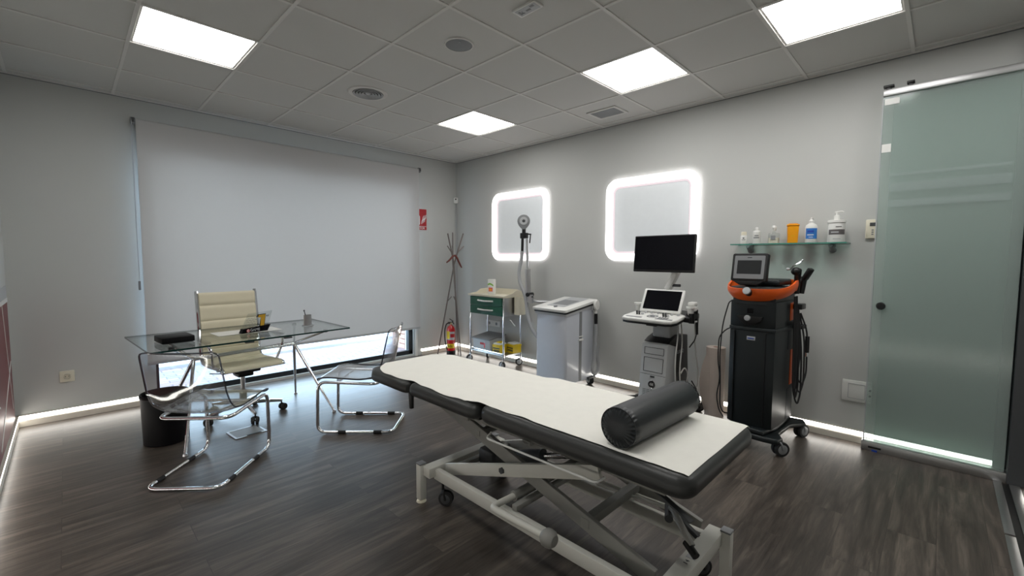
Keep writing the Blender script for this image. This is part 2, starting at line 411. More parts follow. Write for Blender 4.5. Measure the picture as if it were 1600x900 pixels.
# window: dark frame low in the wall, glass, white reveal profile at the right
b = MB()
b.box(WX0-.02, WX1+.02, .03, .10, WZ0-.02, WZ0+.055, .004); b.box(WX0-.02, WX1+.02, .03, .10, WZ1-.05, WZ1+.02, .004)
b.box(WX0-.02, WX0+.025, .03, .10, WZ0, WZ1, .004); b.box(WX1-.06, WX1+.02, .03, .10, WZ0, WZ1, .004)
wf = struct('window_1', b, 'frame_black')
MB().box(WX0+.02, WX1-.05, .06, .07, WZ0+.05, WZ1-.04).build('window_glass', 'window_glass', wf)
b = MB().box(WX1+.021, WX1+.055, -.012, 0.0, .0, WZ1, .002); struct('trim_3', b, 'white_plastic')
b = MB().cyl((-.013, -.013, .09), (-.013, -.013, 2.135), .0085); struct('trim_4', b, 'light_grey')

# outside
struct('pavement', MB().box(-8, 4, .221, 5.2, -.12, -.02), 'paving')
b = MB().box(-8, 4, 1.55, 1.68, -.05, .02, .01); struct('kerb', b, 'kerb')
struct('road', MB().box(-8, 4, 1.69, 14, -.10, -.005), 'kerb')
b = MB()
for k in range(16): b.box(-.52, -.42 + .012*(k % 2), .6+.0, .95, -.02+k*.075, .045+k*.075, .004)
struct('brick_pier', b, 'brick_wall')

# ------------------------------------------------------------------ ceiling fittings
lab = {(5, 2): 'square glowing ceiling light panel over the glass desk, upper left', (1, 2): 'small-looking glowing square ceiling light farthest away, near the room corner',
       (1, 5): 'glowing square ceiling light between the round speaker and the square vent', (1, 7): 'glowing square ceiling light nearest the glass panel, cut by the top edge of the photo',
       (5, 6): 'added glowing square ceiling light assumed above the camera, out of the frame', (1, 9): 'added glowing square ceiling light rearmost beside the right wall, brightening it, out of the frame'}
proto = None
for (u, v) in LIGHTS:
    cx = GX-.6*u-.3; cy = -.110-.6*v-.3
    if proto is None:
        proto = thing('ceiling_light', lab[(u, v)], 'ceiling light', (cx, cy, H), group='square ceiling lights')
        b = MB().ring([(-.288, -.288), (.288, -.288), (.288, .288), (-.288, .288)], [(-.277, -.277), (.277, -.277), (.277, .277), (-.277, .277)], .0045, .03); b.build('light_frame', 'grid_white', proto)
        MB().prism([(-.277, -.277), (.277, -.277), (.277, .277), (-.277, .277)], .008, .014).build('diffuser', 'panel_light', proto)
    else:
        o = copy_tree(proto); o.location = (cx, cy, H); o['label'] = lab[(u, v)]
# round air diffuser
t = thing('round_air_vent', 'round white ceiling air diffuser with concentric rings', 'vent', (-2.195, -1.60, H))
b = MB().lathe([(.125, .003), (.125, -.006), (.155, -.004), (.16, .003)], n=48); b.build('vent_flange', 'grid_white', t)
b = MB()
for r in (.108, .084, .060, .038): b.lathe([(r, .004), (r+.014, -.010), (r+.010, -.012), (r-.004, .002), (r, .004)], n=48)
b.ball((0, 0, -.002), .022, (1, 1, .4)); b.build('vent_rings', 'light_grey', t)
MB().cyl((0, 0, -.001), (0, 0, .0035), .126, n=48).build('vent_throat', 'vent_dark', t)
t = thing('ceiling_speaker', 'round grey flush ceiling speaker', 'speaker', (-2.189, -2.81, H))
MB().lathe([(.086, .003), (.086, -.005), (.094, -.004), (.097, .003)], n=48).build('speaker_rim', 'grid_white', t)
b = MB().lathe([(0, -.006), (.06, -.006), (.086, -.003), (.086, .003)], n=48); b.build('speaker_grille', 'mid_grey', t)
MB().cyl((-.03, -.045, -.009), (-.03, -.045, -.0055), .004, n=10).build('speaker_badge', 'light_grey', t)
t = thing('emergency_light', 'small white rectangular emergency light on the ceiling', 'emergency light', (-2.187, -3.41, H))
MB().box(-.04, .04, -.082, .082, -.008, .003, .002).build('light_housing', 'white_plastic', t)
b = MB(); b.box(-.03, .03, -.07, .07, -.0095, -.0082); b.build('light_lens', 'light_grey', t)
b = MB(); b.box(-.02, -.006, -.055, -.03, -.0112, -.0096); b.box(-.004, .008, -.02, .01, -.0112, -.0096); b.tube([(-.012, .03, -.0105), (.0, .04, -.0105), (.014, .03, -.0105)], .0018); b.box(-.015, .015, .045, .058, -.0112, -.0096); b.build('pictogram', 'mid_grey', t)
t = thing('return_air_vent', 'rectangular louvred return vent in the ceiling near the right wall', 'vent', (-.388, -2.784, H))
MB().ring([(-.12, -.155), (.12, -.155), (.12, .155), (-.12, .155)], [(-.095, -.13), (.095, -.13), (.095, .13), (-.095, .13)], -.006, .003).build('vent_frame', 'grid_white', t)
MB().box(-.095, .095, -.13, .13, .001, .003).build('vent_throat', 'vent_dark', t)
b = MB()
for k in range(14): b.box(-.095+k*.0135, -.0895+k*.0135, -.13, .13, -.005, .001)
b.build('vent_slats', 'light_grey', t)

# ------------------------------------------------------------------ back wall things
t = thing('roller_blind', 'large grey roller blind lowered over the window', 'blind', (-2.12, -.08, 2.50))
BX0, BX1 = -3.565, -.695
b = MB()
def bl(u, v):
    x = BX0+(BX1-BX0)*u; z = 2.525-(2.525-.405)*v
    z0 = z + (-.016*(1-u)*v)
    return (x, -.085+.004*math.sin(u*9)*math.sin(v*3)*v, z0)
b.grid(bl, 40, 40, thick=.0012); b.build('blind_fabric', 'blind_fabric', t, world=True)
b = MB().cyl((BX0+.002, -.065, 2.515), (BX1-.002, -.065, 2.515), .022); b.build('roller_tube', 'blind_fabric', t, world=True)
b = MB().bar((BX0-.002, -.085, .385), (BX1+.002, -.085, .402), .012, .028, bevel=.004); b.build('bottom_bar', 'light_grey', t, world=True)
for x, nm in ((BX0-.028, 1), (BX1+.004, 0)):
    b = MB().box(x, x+.022, -.095, -.0, 2.50, 2.54, .003); b.cyl((x-.004, -.065, 2.515), (x+.026, -.065, 2.515), .030, m='mid_grey'); b.cyl((x+.022, -.065, 2.515), (x+.027, -.065, 2.515), .026)
    b.build('bracket', 'dark_grey', t, world=True)
b = MB().tube([(-3.593, -.095, 2.51), (-3.593, -.095, 1.16)], .0022, n=6); b.tube([(-3.593, -.045, 2.51), (-3.593, -.05, 1.9), (-3.593, -.085, 1.2), (-3.593, -.095, 1.14)], .0022, n=6)
ch = b.build('pull_chain', 'light_grey', t, world=True)
MB().box(-3.602, -3.584, -.103, -.087, 1.05, 1.13, .005).build('chain_weight', 'mid_grey', ch, world=True)
# fire extinguisher sign
t = thing('fire_extinguisher_sign', 'red fire extinguisher sign on the wall, half hidden behind the blind edge', 'sign', (-.66, 0, 1.87))
MB().box(-.80, -.523, -.004, -.0005, 1.731, 2.012).build('sign_plate', 'sign_red', t, world=True)
b = MB(); b.box(-.80, -.527, -.0055, -.0042, 1.776, 1.781); b.text('EXTINTOR', .042, face_y(-.655, -.005, 1.753))
b.cyl((-.672, -.0055, 1.83), (-.672, -.0042, 1.83), .0001)
b.prism(rrect(.075, .13, .02), 0, .0012, M=face_y(-.668, -.0045, 1.86)); b.box(-.69, -.652, -.0056, -.0042, 1.935, 1.965)
for k in range(3):
    x = -.575+.022*k-.012; b.tube([(x-.016, -.005, 1.81+.014*k), (x-.010, -.005, 1.85+.012*k), (x+.004, -.005, 1.875+.012*k), (x+.006, -.005, 1.90+.010*k), (x+.018, -.005, 1.925+.008*k)], .0045, n=6, rf=lambda q: .002+.004*math.sin(PI*min(1, q+.12)))
b.build('sign_symbols', 'white_plastic', t, world=True, smooth=False)
# sockets, sensors
t = thing('wall_socket', 'single white power socket low on the back wall, left of the blind', 'socket', (-4.073, 0, .355))
MB().box(-4.117, -4.029, -.011, 0, .309, .401, .004).build('cover_plate', 'ivory_plastic', t, world=True)
b = MB().lathe([(.021, .004), (.021, -.002), (.019, -.004), (0, -.004)], n=24, M=face_y(-4.073, -.013, .355)); b.build('socket_well', 'mid_grey', t, world=True)
b = MB(); [b.cyl((x, -.012, .355), (x, -.016, .355), .003, n=8) for x in (-4.083, -4.063)]; b.build('contact_holes', 'black_plastic', t, world=True)
t = thing('double_wall_socket', 'double white power socket on the right wall, behind the trolley', 'socket', (0, -.80, .465))
MB().box(-.011, 0, -.94, -.66, .425, .505, .004).build('cover_plate', 'white_plastic', t, world=True)
for y in (-.87, -.73): MB().cyl((-.0105, y, .465), (-.0125, y, .465), .02, n=20).build('socket_well', 'mid_grey', t, world=True)
t = thing('motion_sensor', 'small white motion sensor high in the room corner', 'sensor', (-.03, -.03, 2.18))
R45 = Matrix.Translation((-.028, -.028, 2.18)) @ Matrix.Rotation(-PI/4, 4, 'Z')
b = MB().prism(rrect(.062, .085, .018), -.016, .022, M=R45 @ Matrix.Rotation(PI/2, 4, 'X'), bevel=.006); b.build('sensor_body', 'white_plastic', t, world=True)
b = MB().ball((0, -.022, .016), .011, m=None); b.build('sensor_lens', 'black_plastic', t, world=True, M=R45)
t = thing('thermostat', 'small ivory wall control beside the glass panel edge', 'thermostat', (0, -4.742, 1.56))
MB().box(-.022, 0, -4.775, -4.712, 1.495, 1.628, .005).build('control_body', 'ivory_plastic', t, world=True)
MB().box(-.0245, -.0225, -4.768, -4.735, 1.582, 1.606).build('display', 'dark_grey', t, world=True)
b = MB(); [b.box(-.0245, -.0225, -4.758, -4.746, z, z+.008) for z in (1.55, 1.535, 1.52)]; b.build('buttons', 'mid_grey', t, world=True)
t = thing('blank_wall_plate', 'white wall cover plate low on the wall beside the glass panel', 'wall plate', (0, -4.70, .38))
MB().box(-.012, 0, -4.80, -4.625, .300, .456, .004).build('cover_plate', 'white_plastic', t, world=True)
MB().ring(rrect(.10, .11, .004, 2), rrect(.094, .104, .003, 2), 0, .002, M=face_x(-.0122, -4.712, .378)).build('inner_frame', 'light_grey', t, world=True)
for z in (.36, .40): MB().cyl((-.012, -4.79, z), (-.024, -4.79, z), .007, n=10).build('screw_cap', 'mid_grey', t, world=True)
# lit wall panels
protoP = None
for y0, y1, z0, z1, lb in ((-1.765, -.80, 1.322, 2.19, 'smaller-looking square backlit wall panel with glowing rim, near the room corner'), (-3.53, -2.56, 1.325, 2.16, 'larger-looking square backlit wall panel with glowing rim, behind the ultrasound monitor')):
    t = thing('backlit_wall_panel', lb, 'wall light', (0, (y0+y1)/2, (z0+z1)/2), group='backlit square wall panels')
    W_, H_ = y1-y0, z1-z0; M = face_x(0, 0, 0)
    MB().prism(rrect(W_-.02, H_-.02, .12), 0, .006, M=M).build('panel_face', 'panel_back', t)
    MB().ring(rrect(W_, H_, .13, 12), rrect(W_-.15, H_-.15, .07, 12), .0062, .028, M=M).build('glowing_rim', 'halo_light', t)
    MB().ring(rrect(W_-.15, H_-.15, .07, 12), rrect(W_-.19, H_-.19, .055, 12), .0062, .012, M=M).build('rim_edge', 'halo_edge', t)

# left wall mural
t = thing('wall_mural', 'dark red wall graphic with white lines on the left wall', 'mural', (XL, -1.6, .9))
MB().box(XL, XL+.006, -3.1, -.10, .10, 1.0).build('red_field', 'mural_red', t, world=True)
MB().box(XL, XL+.006, -3.1, -.10, 1.03, 1.12).build('pale_band', 'light_grey', t, world=True)
b = MB().box(XL, XL+.009, -3.1, -.10, 1.0, 1.03)
for a, c in (((-.15, .55), (-1.1, .15)), ((-.5, 1.0), (-.2, .2)), ((-1.4, 1.0), (-2.2, .2)), ((-1.0, .4), (-2.8, .9))):
    b.bar((XL+.007, a[0], a[1]), (XL+.007, c[0], c[1]), .004, .012, up=(0, 0, 1), bevel=0)
b.build('white_lines', 'white_plastic', t, world=True)

# ------------------------------------------------------------------ sliding glass panel
t = thing('sliding_glass_panel', 'tall frosted greenish glass panel parked against the right wall', 'glass door', (-.1, -5.11, 0))
GY0, GY1 = -5.445, -4.775
b = MB(); b.box(-.105, -.095, GY0, GY1, .062, 2.44); b.build('glass_pane', 'door_glass', t, world=True)
b = MB(); b.box(-.075, -.067, GY0, GY1-.055, .062, 2.44); b.build('rear_glass_pane', 'door_glass', t, world=True)
b = MB()
for z0_, z1_ in ((1.905, 1.925), (1.80, 1.86), (1.70, 1.745)): b.box(-.1062, -.1052, GY0+.06, GY1-.055, z0_, z1_)  # faint reflections in the pane, put on as pale bands
b.build('reflection_bands', 'reflection_band', t, world=True)
b = MB().box(-.125, -.055, GY0-.03, GY1+.01, .0, .062, .004); b.build('bottom_rail', 'alu', t, world=True)
b = MB().box(-.118, -.112, GY0, GY1, .005, .012, m=None); b.box(-.130, -.1255, GY1-.10, GY1-.03, .022, .034, m='black_plastic'); b.build('rail_slot', 'light_grey', t, world=True)
MB().box(-.128, -.1255, -4.855, -4.825, .0, .012).build('blue_tape', 'blue', t, world=True)
b = MB().lathe([(0, .030), (.018, .028), (.026, .018), (.022, .006), (.012, 0), (.012, -.03), (.02, -.034), (0, -.036)], n=24, M=face_x(-.105, -4.828, 1.026)); b.build('door_knob', 'black_plastic', t, world=True)
MB().box(-.1075, -.1055, -4.86, -4.785, 2.385, 2.425).build('white_sticker', 'white_plastic', t, world=True); MB().box(-.1075, -.1055, -4.83, -4.782, 2.07, 2.125).build('white_sticker', 'white_plastic', t, world=True)
b = MB().box(-.110, -.090, GY1-.004, GY1+.002, .062, 2.44); b.build('edge_seal', 'light_grey', t, world=True)
t = thing('sliding_door_rail', 'long aluminium sliding door rail above the frosted glass panel', 'door rail', (-.09, -5.3, 2.46))
MB().box(-.12, -.045, -7.2, -4.775, 2.442, 2.485, .004).build('rail_profile', 'alu', t, world=True)
for y, s_ in ((-4.80, 1), (-4.91, .7)):
    b = MB().box(-.10, -.06, y-.028*s_, y+.028*s_, 2.505, 2.52, .003); b.box(-.09, -.07, y-.010, y+.010, 2.486, 2.51); b.cyl((-.08, y-.014, 2.495), (-.08, y+.014, 2.495), .009); b.build('end_stop', 'black_plastic', t, world=True)
b = MB().box(-.135, 0, -5.53, -5.455, 0, H-.03, .003); b.box(-.05, 0, -5.4545, -5.40, 0, 2.44, .002); struct('trim_5', b, 'dark_grey')
t = thing('floor_track', 'aluminium sliding door track sunk in the floor at the lower right', 'floor track', (-1.6, -5.45, 0))
b = MB(); b.box(-.86, -.05, -5.436, -5.400, 0, .006, .001); b.box(-3.2, -.88, -5.436, -5.400, 0, .006, .001); b.build('inner_rail', 'alu', t, world=True)
b = MB(); b.box(-.86, -.14, -5.51, -5.466, 0, .006, .001); b.box(-3.2, -.88, -5.51, -5.466, 0, .006, .001); b.build('outer_rail', 'alu', t, world=True)
MB().box(-3.2, -.14, -5.4655, -5.4365, 0, .002).build('track_groove', 'black_plastic', t, world=True)

# ------------------------------------------------------------------ treatment table
T = thing('treatment_table', 'height adjustable treatment table with black padded top and cream scissor frame', 'treatment table', (-2.36, -3.7, 0))
def pad(name, x0, x1, y0, y1, z0, z1, plan=.05, nose=False):
    bb = bmesh.new(); w_, l_ = x1-x0, y1-y0
    if nose:
        P = [(-w_/2, -l_/2+.05), (-w_/2+.015, -l_/2+.015), (-w_/2+.05, -l_/2), (w_/2-.05, -l_/2), (w_/2-.015, -l_/2+.015), (w_/2, -l_/2+.05), (w_/2, l_/2-.12), (w_/2-.05, l_/2-.03), (w_/2-.14, l_/2), (-w_/2+.14, l_/2), (-w_/2+.05, l_/2-.03), (-w_/2, l_/2-.12)]
    else: P = rrect(w_, l_, plan, 5)
    m_ = MB(); m_.prism(P, z0, z1, M=Matrix.Translation(((x0+x1)/2, (y0+y1)/2, 0)), bevel=.035, seg=8)
    o = m_.build(name, 'vinyl_black', T, world=True)
    return o
PX0, PX1 = -2.697, -2.025
pad('head_cushion', PX0, PX1, -2.935, -2.42, .544, .620, nose=True)
pad('middle_cushion', PX0, PX1, -3.540, -2.950, .547, .624)
pad('main_cushion', PX0, PX1, -4.590, -3.562, .556, .638, plan=.065)
b = MB(); b.box(-2.63, -2.09, -4.54, -3.60, .540, .5565); b.box(-2.63, -2.09, -3.51, -2.98, .534, .5475); b.box(-2.60, -2.12, -2.90, -2.55, .532, .5445)
b.build('cushion_board', 'black_plastic', T, world=True)
xs = (-2.575, -2.145)
b = MB()
for x in xs: b.bar((x, -3.06, .516), (x, -4.46, .518), .03, .034)
for y in (-3.10, -3.55, -4.20, -4.44): b.bar((-2.57, y, .516), (-2.15, y, .516), .03, .03)
for y in (-3.36, -3.80): b.bar((-2.60, y, .498), (-2.14, y, .498), .05, .02)
b.build('top_frame', 'bed_frame_grey', T, world=True)
b = MB()
for x in (-2.665, -2.205): b.bar((x, -3.19, .165), (x, -4.47, .165), .03, .06, bevel=.004)
b.build('side_rail', 'bed_frame', T, world=True)
b = MB()
b.bar((-2.72, -3.175, .180), (-2.15, -3.175, .180), .065, .055, bevel=.004); b.build('end_beam', 'bed_frame', T, world=True)
b = MB(); b.bar((-2.72, -4.49, .180), (-2.15, -4.49, .180), .065, .055, bevel=.004); e2 = b.build('end_beam', 'bed_frame', T, world=True)
b = MB().box(-2.43, -2.40, -4.51, -4.475, .2085, .2095); b.text('1 4', .022, Matrix.Translation((-2.46, -4.49, .209)), m='dark_grey'); b.build('type_plate', 'light_grey', e2, world=True)
for x, y in ((-2.72, -3.13), (-2.165, -3.13), (-2.72, -4.535), (-2.165, -4.535)):
    l_ = MB().box(x-.02, x+.02, y-.02, y+.02, .018, .212, .003).build('leg', 'bed_frame', T, world=True)
    MB().box(x-.021, x+.021, y-.021, y+.021, .212, .222, .003).build('end_cap', 'mid_grey', l_, world=True)
    MB().lathe([(0, 0), (.026, 0), (.028, .004), (.024, .012), (.012, .018), (0, .018)], (x, y, 0), 20).build('levelling_foot', 'ivory_plastic', l_, world=True)
def caster(parent, x, y, r, w_, ztop, wheel='dark_grey', dual=False, yaw=0.0, fork='black_plastic', world=True):
    Mz = Matrix.Translation((x, y, 0)) @ Matrix.Rotation(yaw, 4, 'Z')
    b_ = MB(); off = r*.45
    b_.cyl((0, 0, r*1.5), (0, 0, ztop), r*.2, n=12)
    b_.tube([(-w_*.75, -off, r), (-w_*.75, -off*.4, r*1.9), (0, 0, r*2.12), (w_*.75, -off*.4, r*1.9), (w_*.75, -off, r)], r*.14, fillet=r*.3, n=8)
    b_.cyl((-w_*.85, -off, r), (w_*.85, -off, r), r*.2, n=12)
    c = b_.build('caster', fork, parent, world=world, M=Mz)
    b_ = MB()
    for s_ in ((-1, 1) if dual else (0,)):
        c0 = s_*w_*.42; hw = w_*(.3 if dual else .5)
        b_.lathe([(0, -hw), (r*.72, -hw), (r*.95, -hw*.9), (r, -hw*.4), (r, hw*.4), (r*.95, hw*.9), (r*.72, hw), (0, hw)], n=28, M=Matrix.Translation((c0, -off, r)) @ Matrix.Rotation(PI/2, 4, 'Y'), m='black_rubber')
        for q in (-1, 1): b_.lathe([(0, hw*1.12*q), (r*.35, hw*1.12*q), (r*.66, hw*1.02*q), (r*.7, hw*.9*q)], n=24, M=Matrix.Translation((c0, -off, r)) @ Matrix.Rotation(PI/2, 4, 'Y'), m=wheel)
    b_.build('wheel', wheel, c, world=world, M=Mz)
    return c
for x, y, a in ((-2.655, -3.24, .6), (-2.225, -3.24, .3), (-2.655, -4.41, 1.2), (-2.215, -4.44, 1.0)): caster(T, x, y, .040, .026, .14, dual=True, yaw=a, wheel='dark_grey')
# scissor arms: each rising arm and each falling arm is a part
for x in (-2.605, -2.175):
    b = MB().bar((x, -3.20, .170), (x, -4.20, .505), .022, .06, up=(0, 0, 1)); b.cyl((x-.02, -3.66, .325), (x+.02, -3.66, .325), .016, n=6, m='dark_grey'); b.build('scissor_arm', 'bed_frame', T, world=True)
    x2 = x+.03
    b = MB().bar((x2, -3.12, .532), (x2, -4.42, .170), .022, .068, up=(0, 0, 1)); b.build('scissor_arm', 'bed_frame_grey', T, world=True)
for y, z, q in ((-4.02, .447, .04), (-3.45, .44, .03), (-4.12, .252, .04), (-3.27, .195, .03)):
    MB().bar((-2.59, y, z), (-2.165, y, z), q, q).build('scissor_crossbar', 'bed_frame_grey', T, world=True)
b = MB().cyl((-2.38, -3.35, .22), (-2.38, -3.72, .34), .034); b.cyl((-2.38, -3.72, .34), (-2.38, -4.02, .44), .016, m='chrome'); b.box(-2.44, -2.32, -3.40, -3.28, .17, .27, .02, m='dark_grey'); b.build('lift_actuator', 'dark_grey', T, world=True)
b = MB().tube([(-2.20, -3.74, .23), (-2.60, -3.74, .23), (-2.76, -3.74, .235), (-2.765, -3.80, .24), (-2.765, -4.06, .25)], .015, fillet=.05)
pdl = b.build('foot_pedal', 'bed_frame', T, world=True)
MB().tube([(-2.765, -4.045+.01*0, .25), (-2.765, -4.06, .25), (-2.765, -4.075, .25), (-2.765, -4.09, .25), (-2.765, -4.105, .25)], .03, rf=lambda q: .036*(1 - .40*abs(2*q-1)**3), n=20).build('pedal_roller', 'bed_frame_grey', pdl, world=True)
b = MB().cyl((-2.30, -3.74, .23), (-2.62, -3.74, .23), .024); b.bar((-2.665, -3.79, .212), (-2.205, -3.79, .212), .03, .025); b.build('pedal_shaft', 'bed_frame_grey', T, world=True)
b = MB().tube([(-2.63, -3.60, .500), (-2.665, -3.60, .480), (-2.665, -4.22, .490), (-2.63, -4.24, .505)], .005, fillet=.02, n=8); b.build('release_rod', 'white_plastic', T, world=True)
MB().tube([(-2.145, -3.75, .500), (-2.145, -4.1, .500)], .005, n=8).build('release_rod', 'white_plastic', T, world=True)
MB().tube([(-2.40, -3.62, .478), (-2.40, -4.20, .485)], .006, n=8).build('release_rod', 'white_plastic', T, world=True)
b = MB().cyl((-2.63, -2.895, .545), (-2.63, -2.90, .445), .017, .013, bevel=.003); b.build('head_handle', 'black_plastic', T, world=True)
b = MB().bar((-2.56, -4.36, .53), (-2.56, -4.36, .555), .02, .02); b.bar((-2.555, -4.34, .525), (-2.60, -4.56, .455), .026, .009, bevel=.004); b.build('adjusting_lever', 'dark_grey', T, world=True)
b = MB()
b.grid(lambda u, v: (-2.30-.10*math.sin(u*1.2)-.16*u, -4.34-.17*u-.0*v, .285+.075*math.sin(u*PI*.75)-.03*u + (v-.5)*.0), 2, 1)
b = MB().tube([(-2.27, -4.34, .27), (-2.32, -4.37, .315), (-2.40, -4.43, .315), (-2.44, -4.50, .265)], .014, fillet=.05, n=10); lv = b.build('brake_lever', 'bed_frame_grey', T, world=True)
MB().cyl((-2.432, -4.475, .266), (-2.462, -4.525, .248), .015).build('lever_grip', 'black_plastic', lv, world=True)
b = MB().cyl((-2.245, -4.32, .268), (-2.33, -4.36, .262), .017); b.bar((-2.27, -4.34, .27), (-2.27, -4.46, .20), .02, .02); b.build('lever_grip', 'dark_grey', lv, world=True)
b = MB().bar((-2.20, -3.55, .205), (-2.20, -4.36, .240), .012, .014); b.bar((-2.24, -3.95, .225), (-2.24, -4.36, .255), .012, .012); b.build('brake_rod', 'bed_frame', T, world=True)
# couch roll paper sheet
def bedz(y):
    sm = lambda a: max(0, min(1, a))**2*(3-2*max(0, min(1, a)))
    z = .620+.004*sm((-2.86-y)/.12)+.014*sm((-3.42-y)/.15)
    return z
def sheet(u, v):
    y = -2.435-(4.566-2.435)*v
    nz = noise.noise(Vector((3.1, y*3.2, 0)))
    xn = -2.662+.014*nz+.010*noise.noise(Vector((9, y*9, 1)))
    if y > -3.45: xn -= .006
    xf = -2.030+.012*noise.noise(Vector((5, y*3, 2)))
    if v < .1: k = (1-v/.1)**2; xn += .13*k; xf -= .13*k
    x = xn+(xf-xn)*u
    e0 = max(0, (-2.652-x)/.02); ed = .004*min(1, e0)**2 + .013*max(0, (x+2.060)/.030)**2 + .004*max(0, (-4.545-y)/.02)**2
    z = bedz(y)+.0045-ed + .0016*noise.noise(Vector((x*5, y*3, 4)))+.0006*noise.noise(Vector((x*18, y*6, 7)))
    if u < .06 or u > .94: z += .002*noise.noise(Vector((1, y*12, 3)))
    return (x, y, z)
o = MB().grid(sheet, 48, 150, thick=.0009).build('paper_sheet', 'paper'); tag(o, 'white disposable paper sheet spread over the black treatment table', 'paper sheet')
# bolster
p0 = Vector((-2.645, -4.300, .7215)); p1 = Vector((-2.125, -4.318, .7215))
bt = thing('bolster_cushion', 'black cylindrical bolster cushion lying on the paper sheet', 'cushion', ((p0+p1)/2)-Vector((0, 0, .078)))
bb = MB(); nn = 72; L_ = (p1-p0).length; R_ = .0765
def bol(u, v):
    a = u*2*PI; s_ = v*L_
    r = R_; e = min(s_, L_-s_)
    if e < .02: r = R_*(1-.06*(1-e/.02)**2)
    r += .0022*math.sin(a*26+3*math.sin(a*3))*math.exp(-e/.010) - .0008*math.sin(a*7+s_*20)*math.exp(-e/.05)
    return (s_, r*math.cos(a), r*math.sin(a))
Q = (p1-p0).to_track_quat('X', 'Z').to_matrix().to_4x4(); Mb = Matrix.Translation(p0) @ Q
g = bb.grid(bol, 144, 40); bmesh.ops.remove_doubles(bb.bm, verts=bb.bm.verts, dist=1e-5); bb.build('cushion_body', 'vinyl_bolster', bt, world=True, M=Mb)
for s_, xx in ((-1, 0), (1, L_)):
    b = MB()
    def cap(u, v, s_=s_, xx=xx):
        a = u*2*PI; r = v*R_*.945
        return (xx + s_*(.014*(1-v**3) + (.0026*math.sin(a*26)*max(0, (v-.55)/.45))), r*math.cos(a), r*math.sin(a))
    b.grid(cap, 96, 12); bmesh.ops.remove_doubles(b.bm, verts=b.bm.verts, dist=1e-5); bmesh.ops.recalc_face_normals(b.bm, faces=b.bm.faces); b.build('end_cap', 'vinyl_bolster', bt, world=True, M=Mb)
    b = MB().tube([(xx+s_*.001, R_*.955*math.cos(k/60*2*PI), R_*.955*math.sin(k/60*2*PI)) for k in range(60)], .0022, closed=True, n=8); b.build('piping', 'vinyl_bolster', bt, world=True, M=Mb)

# ------------------------------------------------------------------ desk
D = thing('glass_desk', 'clear glass topped desk on angled chrome legs', 'desk', (-3.04, -1.12, 0))
b = MB(); TOPP = [(-3.755, -.75), (-3.700, -1.60), (-2.335, -1.475), (-2.355, -.68)]
b.prism(TOPP, .728, .740)
b.bm.faces.ensure_lookup_table()
b.mi('glass_edge')
for f in b.bm.faces:
    f.normal_update()
    if abs(f.normal.z) < .5: f.material_index = 1
b.build('glass_top', 'desk_glass', D, world=True, smooth=False)
nodes = [V3(-3.385, -1.06, .562), V3(-2.650, -1.04, .585)]
b = MB().cyl(nodes[0], nodes[1], .014); b.cyl(nodes[0]+V3(0, -.02, -.006), nodes[1]+V3(0, -.02, -.006), .008); b.build('main_beam', 'chrome', D, world=True)
legs = [(0, (-3.53, -1.53, 0), (-3.56, -1.40, .715)), (0, (-3.56, -.70, 0), (-3.55, -.86, .715)), (1, (-2.453, -1.387, 0), (-2.50, -1.36, .715)), (1, (-2.503, -.618, 0), (-2.56, -.80, .715))]
for ni, foot, pd in legs:
    nd = nodes[ni]; f_ = Vector(foot); l_ = MB().tube([nd, f_+(nd-f_)*.4, f_+V3(0, 0, .012)], .012, rf=lambda q: .013-.004*q, n=14).build('leg', 'chrome', D, world=True)
    MB().cyl(f_, f_+V3(0, 0, .014), .017, .013).build('foot', 'steel', l_, world=True)
    a_ = MB().tube([nd, nd+(Vector(pd)-nd)*.5, Vector(pd)], .010, n=12).build('support_arm', 'chrome', D, world=True)
    MB().cyl(Vector(pd)-V3(0, 0, .012), Vector(pd)+V3(0, 0, .0125), .018, bevel=.003).build('glass_clamp', 'dark_grey', a_, world=True)
for x in (-3.10, -2.83):
    b = MB().cyl((x, -1.44, .728), (x, -1.44, .712), .012); b.box(x-.03, x+.03, -1.455, -1.43, .702, .714, .003); b.build('table_clip', 'dark_grey', D, world=True)
# things on the desk
t = thing('black_box', 'low black rectangular box on the left end of the glass desk', 'box', (-3.52, -1.24, .740), .10)
MB().box(-.095, .095, -.10, .10, .004, .042, .004).build('box_body', 'bin_black', t)
b = MB().box(-.085, .085, -.09, .09, 0, .004); b.build('box_base', 'black_rubber', t)
b = MB().box(-.094, .094, -.099, .099, .0425, .0445, .001); b.build('box_lid', 'bin_black', t)
t = thing('paper_mat', 'thin white sheet lying on the glass desk under the award', 'paper', (-3.03, -1.11, .7405), .07)
b = MB().grid(lambda u, v: (-.23+.46*u, -.11+.22*v, .0012+.006*max(0, 1-u*3)**2*0+.0008*math.sin(u*5)), 20, 6, thick=.001); b.build('sheet', 'white_plastic', t)
A_ = thing('acrylic_award', 'clear acrylic award with gold figure 1 on a slanted black base', 'award', (-3.00, -1.19, .7435), .28)
b = MB().prism([(-.11, 0), (.10, 0), (.125, .05), (-.095, .035)], -.02, .02, M=Matrix(((1, 0, 0, 0), (0, 0, -1, 0), (0, 1, 0, 0), (0, 0, 0, 1)))); bs = b.build('award_base', 'black_gloss', A_)
b = MB(); Mt = Matrix(((1, 0, 0, -.005), (0, 0, -1, -.0205), (0, 1, 0, .019), (0, 0, 0, 1)))
b.text('GAME', .030, Mt); b.build('base_lettering', 'light_grey', bs, smooth=False)
b = MB().cyl((-.06, -.0205, .017), (-.06, -.0225, .017), .013, m='sign_red'); b.tube([(-.06+.009*math.cos(a), -.023, .017+.009*math.sin(a)) for a in (.7, 1.6, 2.6, 3.6, 4.6, 5.6)], .002, n=6, m='white_plastic'); b.build('round_mark', 'sign_red', bs)
